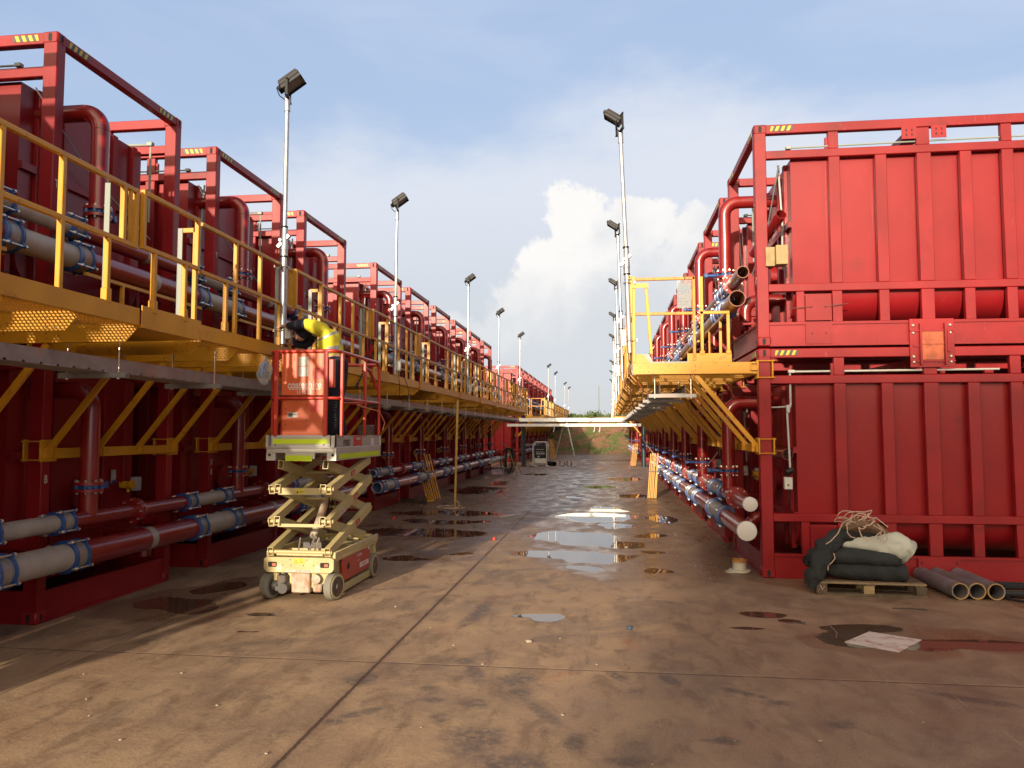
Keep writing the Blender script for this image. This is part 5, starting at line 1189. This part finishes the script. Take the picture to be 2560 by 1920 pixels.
# ------------------------------------------------------------------ bundles of spare yellow braces
def bundle(x, y, lean, rz, n, L_, label, sp=.035, mtl=None):
    t = thing('brace_bundle', label, 'steel bundle', (x, y, 0), rz, 'spare yellow braces leaning by the pipes')
    for k in range(n):
        m = MB(); o = sp*k; j = random.uniform(-.012, .012)
        m.beam((o, 0, .01), (o+lean[0]+j*2, lean[1], L_+j), .024, .05, (0, 1, 0), .002); m.cur = 1; c = Vector((o, 0, .01)).lerp(Vector((o+lean[0], lean[1], L_)), .92); m.cyl(c+Vector((0, -.032, 0)), c+Vector((0, -.02, 0)), .009, 6)
        part('brace', m, [mtl or yel, dkmetal], t)
    c = Vector((lean[0]*.6, lean[1]*.6, L_*.6)); m = MB(); m.box(c.x-.03, c.x+sp*n+.01, c.y-.035, c.y+.035, c.z-.012, c.z+.012); part('strap', m, dkmetal, t)
    return t
bundle(.93, 19.2, (.10, .22), 0, 6, 1.10, 'bright yellow bundle of spare braces leaning on the right header pipes, nearest one', .038)
bundle(1.03, 37.2, (.12, .2), 0, 5, 1.05, 'bright yellow bundle of spare braces far down the right row', .05)
bundle(-4.42, 18.4, (-.36, .25), 0, 7, 1.08, 'yellow bundle of spare braces leaning on the left header pipes', .055)
bundle(-3.42, 45.7, (-.22, .25), 0, 6, 1.2, 'yellow bundle of spare braces behind the generator', .055)
yp = MB(); yp.beam((-3.34, 16.5, 0), (-3.30, 16.55, 2.32), .045, .045, (0, 1, 0), .004); single('yellow_prop', yp, mat('faded_yellow_paint', (.52, .33, .08), .55, var=.15), 'single faded yellow prop standing upright on the concrete left of the joint', 'prop')
m = MB(); m.tube([(-3.42+.30*math.cos(t), 16.45+.30*math.sin(t), .012+.004*math.sin(3*t)) for t in (2*math.pi*k/28 for k in range(28))], .012, 6, False, True); m.tube([(-3.28+.05*math.cos(t), 16.42, .07+.07*math.sin(t)) for t in (2*math.pi*k/14 for k in range(14))], .008, 6, False, True)
single('rope_ring', m, rope, 'ring of tan rope around the foot of the yellow prop', 'rope')
m = MB(); m.beam((-4.8, 17.5, .05), (-4.15, 17.2, .05), .10, .10, (0, 0, 1), .006); single('dark_beam_offcut', m, dkmetal, 'dark beam offcut lying below the left header pipes', 'beam')
m = MB(); m.beam((-4.25, 17.2, .05), (-4.05, 17.5, .07), .06, .05); single('yellow_offcut', m, yel, 'short yellow steel offcut at the end of the dark beam', 'offcut')
# hoses on a stand, props
hs = thing('hose_stand', 'tangle of black hoses hanging on a small timber stand past the left pipes', 'hose', (-3.82, 29.1, 0))
for k in range(14):
    a = random.uniform(-.10, .10); w = random.uniform(.10, .24); h0 = random.uniform(.02, .25); m = MB()
    m.tube([(a+w*math.sin(t), .05*k/14+.04*math.sin(3*t+k), (h0+1.02)/2+(1.02-h0)/2*math.cos(t)) for t in (2*math.pi*j/22 for j in range(22))], .012, 6, False, True); part('hose', m, [black, mat('olive_hose', (.08, .075, .035), .6)][k % 3 == 0], hs)
m = MB(); m.beam((0, 0, 1.0), (.35, -.2, 0), .03, .03); m.beam((0, .05, 1.05), (.5, .15, 0), .03, .03); m.beam((-.02, 0, 1.0), (-.2, .3, 0), .03, .03); part('timber_legs', m, timber, hs)
m = MB(); m.cyl((-4.35, 30.6, 1.25), (-3.6, 35.4, .03), .018, 8); m.cyl((-3.63, 35.3, .03), (-3.5, 35.6, .03), .05, 8); single('leaning_prop', m, oxgrey, 'thin steel prop leaning across from the pipes to the generator', 'prop')
m = MB(); m.tube([(-4.3, 27.7, .55), (-4.25, 31.3, .58), (-4.20, 31.9, .66)], .085, 16); single('bare_pipe_end', m, beige, 'pale open pipe end sticking out past the left header pipes', 'pipe')
m = MB(); m.tube([(-5.0, 30.9, .12), (-4.3, 29.2, .25), (-3.85, 29.0, .27)], .035, 10); single('silver_duct', m, galv, 'silver duct lying behind the hanging hoses', 'duct')
cable('orange_cord', [(-4.9, 31.3, .62), (-4.4, 31, .55), (-3.9, 30.5, .7), (-3.6, 31, .8)], .010, orcord, 'red lead slung from the left containers to the hose stand', 'lead')
cable('orange_cord', [(-5.2, 31, .1), (-4.6, 31, .25), (-4.1, 30.2, .6), (-3.7, 30, .75)], .010, orcord, 'red lead rising from the ground to the hose stand', 'lead')
# red plastic caps & bits on the ground
for (x, y, r, l, mm) in ((-4.05, 14.2, .06, 'red plastic cap lying under the left open pipes', 'r'), (-1.75, 11.65, .03, 'small pink scrap beside the concrete joint', 'p')):
    m = MB(); m.cyl((0, 0, .0), (0, 0, .03), r, 14); m.cyl((0, 0, .03), (0, 0, .045), r*.6, 12); single('red_disc', m, redsq, l, 'cap', (x, y, 0))
m = MB(); m.box(-.06, .06, -.22, .22, 0, .02, .003); single('white_board', m, whtx, 'white board scrap at the edge of the dark puddle', 'board', (-1.95, 14.9, 0), R(-28))
# ------------------------------------------------------------------ right foreground objects
pl = thing('pallet', 'weathered wooden pallet under the felt rolls', 'pallet', (2.60, 8.46, 0), R(-2))
for k in range(6):
    m = MB(); yy = -.30+.115*k; m.box(-.52, .52, yy, yy+.085, .115, .134, .002); part('deck_board', m, pallet_w if k else palet_n, pl)
for x in (-.47, -.02, .47):
    for yy in (-.27, 0, .27): m = MB(); m.box(x-.05, x+.05, yy-.035, yy+.045, .022, .10, .003); part('block', m, pallet_w if x != -.02 else timber, pl)
for yy in (-.29, 0, .27): m = MB(); m.box(-.52, .52, yy-.02, yy+.06, .0, .022, .002); part('bottom_board', m, pallet_w, pl)
for x in (-.51, -.05, .41): m = MB(); m.box(x, x+.09, -.30, .36, .100, .115); part('stringer_board', m, pallet_w, pl)
def blob(name, pts, rads, mtl, label, cat, rzl=None, flat=1.0, nseg=48, wob=.10, seed=0, loc=(0, 0, 0)):
    P = [Vector(p) for p in pts]; dense = []; rr = []
    for i in range(len(P)-1):
        for k in range(12): t = k/12; dense.append(P[i].lerp(P[i+1], t)); rr.append(rads[i]+(rads[i+1]-rads[i])*t)
    dense.append(P[-1]); rr.append(rads[-1])
    sm = [dense[max(i-1, 0)]*.25+dense[i]*.5+dense[min(i+1, len(dense)-1)]*.25 for i in range(len(dense))]
    m = MB(); m.tube(sm, rr, nseg)
    vs = []
    for i, v in enumerate(m.v):
        c = sm[min(i//nseg, len(sm)-1)]; d = Vector(v)-c; n_ = mnoise.noise(Vector(v)*7+Vector((seed, 0, 0)))*wob*1.3+mnoise.noise(Vector(v)*22+Vector((seed, 5, 0)))*wob*.5; n_ += (.05*math.sin(v[0]*38+v[2]*22+seed+2.5*mnoise.noise(Vector(v)*5))+.04*abs(mnoise.noise(Vector(v)*31)))*wob*8*.6; d = d*(1+n_); d.z *= flat; vs.append(tuple(c+d))
    m.v = vs; return single(name, m, mtl, label, cat, loc, group=None)
blob('felt_roll', [(2.20, 8.35, .235), (2.45, 8.30, .235), (2.75, 8.28, .225), (2.95, 8.26, .22), (2.965, 8.26, .22)], [.07, .115, .11, .10, .05], felt, 'lowest dark felt roll lying on the pallet', 'felt roll', flat=.85, wob=.12, seed=1)
blob('felt_roll', [(2.20, 8.32, .375), (2.3, 8.30, .375), (2.6, 8.26, .375), (2.86, 8.25, .36), (2.90, 8.25, .36)], [.06, .10, .098, .095, .05], felt, 'second dark felt roll, stacked between the lowest roll and the pale sack', 'felt roll', flat=.85, wob=.10, seed=2)
blob('pale_sack', [(2.28, 8.36, .50), (2.38, 8.34, .505), (2.65, 8.33, .50), (2.86, 8.33, .475), (3.0, 8.34, .42), (3.03, 8.34, .40)], [.03, .075, .125, .175, .165, .07], sackc, 'pale grey green woven sack stuffed between the dark felts', 'sack', flat=.80, wob=.16, seed=3)
blob('felt_sheet', [(2.03, 8.22, .06), (2.06, 8.22, .16), (2.12, 8.22, .34), (2.20, 8.26, .48), (2.32, 8.30, .57), (2.52, 8.33, .60), (2.72, 8.35, .605), (2.86, 8.36, .57)], [.055, .085, .095, .10, .09, .075, .07, .03], felt, 'dark felt draped over the pile and hanging down at its left end', 'felt', flat=.9, wob=.22, seed=4)
blob('brown_bag', [(2.36, 8.30, .66), (2.42, 8.28, .68), (2.55, 8.28, .70), (2.68, 8.30, .665), (2.88, 8.34, .575)], [.03, .09, .10, .075, .015], brownc, 'crumpled brown cloth bag under the tangled rope', 'bag', flat=.72, wob=.25, seed=5)
blob('felt_fold', [(2.14, 8.48, .28), (2.12, 8.46, .32), (2.06, 8.44, .32)], [.11, .12, .04], felt, 'rounded felt end showing at the left of the pile behind the hanging felt', 'felt', flat=.9, wob=.1, seed=8)
m = MB(); random.seed(11)
for k in range(11):
    cx, cz = random.uniform(2.43, 2.68), random.uniform(.70, .79); w = random.uniform(.05, .14); h = random.uniform(.02, .06); yb_ = random.uniform(8.14, 8.30); pts = []
    for j in range(18):
        t = 2*math.pi*j/18; pts.append((cx+w*math.cos(t)+.02*math.sin(2*t+k), yb_+.03*math.sin(t*2+k), cz+h*math.sin(t+k)+.015*math.cos(3*t)))
    m.tube(pts, .0055, 6, False, True)
for pts in ([(2.42, 8.17, .76), (2.37, 8.15, .70), (2.37, 8.14, .63), (2.40, 8.14, .59), (2.44, 8.14, .58)], [(2.66, 8.16, .72), (2.72, 8.14, .65), (2.75, 8.14, .57), (2.71, 8.14, .54), (2.67, 8.14, .58), (2.70, 8.15, .66), (2.62, 8.16, .71)], [(2.48, 8.15, .68), (2.50, 8.13, .60), (2.55, 8.13, .56), (2.62, 8.14, .58), (2.68, 8.14, .64)], [(2.45, 8.2, .78), (2.34, 8.19, .72), (2.28, 8.15, .62), (2.20, 8.12, .545), (2.15, 8.10, .52)], [(2.66, 8.18, .78), (2.74, 8.16, .71), (2.76, 8.15, .69)]):
    m.tube(pts, .0055, 6)
single('rope_tangle', m, rope, 'tangle of pale pink rope on top of the felt pile', 'rope')
m = MB(); m.tube([(2.24, 8.17, .42), (2.25, 8.165, .37), (2.22, 8.16, .33), (2.18, 8.155, .30), (2.14, 8.15, .295)], .005, 6); m.tube([(2.18, 8.155, .30), (2.175, 8.15, .25)], .004, 6); m.tube([(2.09, 8.12, .11), (2.11, 8.115, .06), (2.13, 8.12, .10)], .004, 6)
single('tie_string', m, rope, 'short pale tie strings on the ends of the dark felt rolls', 'string')
for k, (xa, xb, yf, l) in enumerate(((3.40, 3.46, 8.10, 'leftmost'), (3.565, 3.60, 8.12, 'middle'), (3.735, 3.70, 8.11, 'rightmost'))):
    m = MB(); m.pipe((xa, yf, .085), (xa-.03+(.05 if k == 2 else 0), 9.0, .085+.0*k), .080, .010, 28)
    tp = thing('steel_pipe', 'dull steel pipe offcut on the ground beside the pallet, %s of the three' % l, 'pipe', (0, 0, 0), 0, 'three pipe offcuts beside the pallet'); part('pipe_wall', m, oxgrey, tp)
    m = MB(); m.pipe((xa, yf-.0015, .085), (xa, yf+.012, .085), .0812, .012, 28); part('rusty_rim', m, mat('rim_rust', (.30, .19, .07), .7, var=.25), tp)
m = MB(); random.seed(5)
for k in range(16):
    z = .012+.011*(k//4); r_ = .20+.02*(k % 8)+random.uniform(0, .02)
    m.tube([(4.12+r_*1.3*math.cos(t)+.015*math.sin(3*t+k), 8.5+r_*.85*math.sin(t), z+.006*math.sin(2*t+k)+.010) for t in (2*math.pi*j/30 for j in range(30))], .012, 6, False, True)
m.tube([(3.9, 8.2, .02), (3.8, 8.28, .02), (3.84, 8.15, .015), (4.0, 7.98, .015)], .010, 6)
single('hose_coil', m, black, 'loose coil of black cable on the ground at the right edge', 'cable coil')
# white sheet on the wet concrete
sm_ = mat('white_sheet_muddy', (.62, .58, .55), .4, var=.06, nscale=3, dirt=(.33, .13, .09), dirt_amt=.55, dscale=9)
m = MB(); m.prism([(1.812, 6.379), (2.132, 6.141), (2.441, 6.525), (2.111, 6.735)], 2, .0010, .0035); single('white_sheet', m, sm_, 'white square sheet smeared with red mud lying on the wet concrete', 'sheet')
# white flanged spool with rust
fl = thing('white_flanged_spool', 'small white flanged pipe spool with a rusty rim by the right container corner', 'pipe fitting', (1.505, 9.36, 0))
m = MB(); m.tube([(0, 0, .004), (0, 0, .010), (0, 0, .032), (0, 0, .036)], [.118, .124, .124, .118], 32); m.tube([(0, 0, .03), (0, 0, .12)], .078, 28); part('white_body', m, mat('cream_white', (.50, .47, .38), .45, var=.06), fl)
m = MB(); m.pipe((0, 0, .125), (0, 0, .150), .088, .02, 28); m.cyl((0, 0, .12), (0, 0, .13), .082, 20); part('rusty_rim', m, mat('orange_rust', (.42, .19, .05), .8, var=.4, nscale=20), fl)
m = MB(); m.tube([(0, 0, .002), (0, 0, .014)], .095, 24); part('second_disc', m, MATS['cream_white'], fl, (-.07, -.0, .0))
# timber chock, open stub pipes by the right container corner
m = MB(); m.box(1.80, 1.90, 8.98, 9.16, 3.54, 3.76, .003); m.box(1.905, 2.035, 8.93, 9.10, 3.55, 3.77, .003); single('timber_block', m, timber, 'pair of pale timber blocks wedged beside the open pipe on the right container', 'timber')
m = MB(); m.pipe((1.975, 8.95, 4.13), (1.80, 9.7, 3.85), .062, .006, 24); single('open_pipe', m, redpipe, 'dark open pipe end poking out beside the right upper container corner post', 'pipe')
m = MB(); m.pipe((2.02, 9.10, 1.385), (1.98, 9.55, 1.385), .064, .005, 24); m.box(1.985, 2.0, 9.2, 9.21, 1.33, 1.44); single('open_pipe', m, redpipe, 'open pipe end behind the right lower container corner post', 'pipe')
m = MB(); m.tube([(1.99, 9.05, 1.16), (2.0, 9.03, 1.19), (2.06, 9.02, 1.22)], [.02, .04, .03], 10); single('black_rag', m, black, 'black rag bundled on the junction box of the right lower container', 'rag')
# rusty stacking plate between the two nearest right containers
cp = thing('stacking_plate', 'rusty bolted plate joining the upper and lower containers on the right', 'plate', (3.575, 9.015, 2.63))
m = MB(); m.box(-.235, .235, -.014, -.002, -.27, .275, .003); m.box(-.14, -.12, -.06, -.014, -.24, .22); m.box(.12, .14, -.06, -.014, -.24, .22); m.box(-.235, .235, -.03, -.014, .13, .15); m.box(-.235, .235, -.03, -.014, -.21, -.19); m.box(-.20, -.12, -.028, -.014, -.04, -.015); m.box(.15, .175, -.045, -.014, -.10, .14); part('frame', m, red, cp)
m = MB(); m.box(-.118, .118, -.022, -.014, -.185, .13); m.box(-.118, .118, -.034, -.022, -.012, .002); part('rusty_panel', m, rust, cp)
m = MB()
for x in (-.20, .19):
    for z in (.20, .115, -.15, -.21): m.tube([(x, -.016, z), (x, -.026, z), (x, -.034, z)], [.020, .017, .008], 10)
part('bolts', m, steel, cp)
# plank, stick, scraps in the foreground
m = MB(); m.beam((-4.72, 5.45, .012), (-4.74, 6.35, .012), .085, .022, (0, 0, 1), .003); single('plank', m, mat('muddy_plank', (.30, .18, .10), .8, var=.25, nscale=6), 'flat wooden plank on the ground at the foot of the near left container', 'plank')
m = MB(); m.tube([(2.60, 7.63, .006), (2.75, 7.62, .010), (2.90, 7.59, .006)], .005, 6); m.tube([(2.84, 7.60, .008), (2.88, 7.63, .006)], .004, 6); single('stick', m, dkmetal, 'thin dark stick on the wet concrete in front of the pallet', 'stick')
m = MB(); m.tube([(1.50, 6.93, .006), (1.58, 6.94, .012), (1.66, 6.96, .006)], .004, 6); m.tube([(1.58, 6.94, .010), (1.65, 6.90, .006)], .003, 6); single('stick', m, dkmetal, 'short forked stick beside the red tinted puddle', 'stick')
m = MB(); m.box(-.018, .018, -.012, .012, 0, .028, .004); single('blue_block', m, mat('dark_blue_plastic', (.02, .05, .10), .4), 'tiny dark blue cube on the concrete right of the small puddle', 'block', (.155, 6.56, 0))
def pebble(x, y, r, label, mm, seed):
    bmm = bmesh.new(); bmesh.ops.create_icosphere(bmm, subdivisions=2, radius=1)
    for v in bmm.verts: v.co = Vector((v.co.x*r*1.2, v.co.y*r, (v.co.z+1)*r*.6))*(1+.3*mnoise.noise(v.co*2+Vector((seed, 0, 0))))*S
    me = bpy.data.meshes.new('pebble'); bmm.to_mesh(me); bmm.free(); me.materials.append(mm); o = link('pebble', me, None, (x, y, 0)); tag(o, label, 'pebble', 'pale pebbles scattered on the concrete')
stone = mat('pale_stone', (.30, .25, .19), .8, var=.15)
pebble(-.635, 6.05, .022, 'largest pale nut sized pebble near the middle of the apron', stone, 1)
random.seed(21)
spots = [(-1.05, 4.27), (-1.75, 3.83), (-2.35, 4.45), (-3.2, 4.45), (-3.55, 4.9), (-.28, 4.55), (-.9, 5.45), (-.1, 5.55), (-.4, 6.2), (-1.5, 6.4), (-.75, 6.45), (-1.3, 3.7), (-2.6, 3.9), (.65, 4.3), (1.1, 4.35), (1.75, 4.7), (.2, 3.95), (-1.8, 8.2), (-2.0, 7.1), (1.0, 3.8), (-2.9, 5.0), (.35, 3.7), (-.15, 3.65), (1.9, 4.1), (-1.2, 5.9), (-3.0, 4.2)]
for i, (x, y) in enumerate(spots):
    w_ = 'left of the long joint' if x < -1.66 else ('right of the long joint' if x < .2 else 'on the right side of the apron'); f_ = 'beyond the cross joint' if y > 5.43 else 'in front of the cross joint'
    pebble(x, y, random.uniform(.005, .010), 'tiny pale pebble %s, %s' % (w_, f_), stone, i)
# orange and pale leads on the right walkway
cable('orange_cord', [(.30, 9.05, 2.55), (.30, 9.1, 2.40), (.36, 9.3, 2.22), (.50, 9.6, 2.10), (.72, 9.9, 2.08), (.80, 10.1, 2.12)], .006, orcord, 'orange lead looping from the right platform edge into the cable tray', 'lead')
cable('orange_cord', [(.27, 11.2, 2.55), (.28, 11.8, 2.30), (.34, 12.6, 2.12), (.45, 13.4, 2.04), (.58, 14.2, 2.05), (.66, 15, 2.12)], .006, orcord, 'second orange lead drooping under the right walkway', 'lead')
cable('pale_lead', [(.27, 10.0, 2.40), (.36, 12, 2.05), (.62, 15, 1.55), (1.05, 15.5, 1.0), (1.25, 14.0, .92), (1.42, 12.3, 1.05), (1.50, 11.0, 1.35)], .006, rope, 'pale lead sagging from the platform edge to the right container pipes', 'lead')
cable('orange_cord', [(.9, 30, 2.2), (.88, 31, 1.2), (.85, 31.5, .4), (.70, 31, .03), (.4, 29.5, .012)], .008, orcord, 'thin red lead dropping to the ground near the far brace bundle', 'lead')
m = MB(); m.tube([(.285, 9.02, 2.30), (.28, 9.03, 2.44)], [.02, .035], 8); single('clear_cover', m, film, 'small clear plastic cover on the edge of the right platform', 'cover')
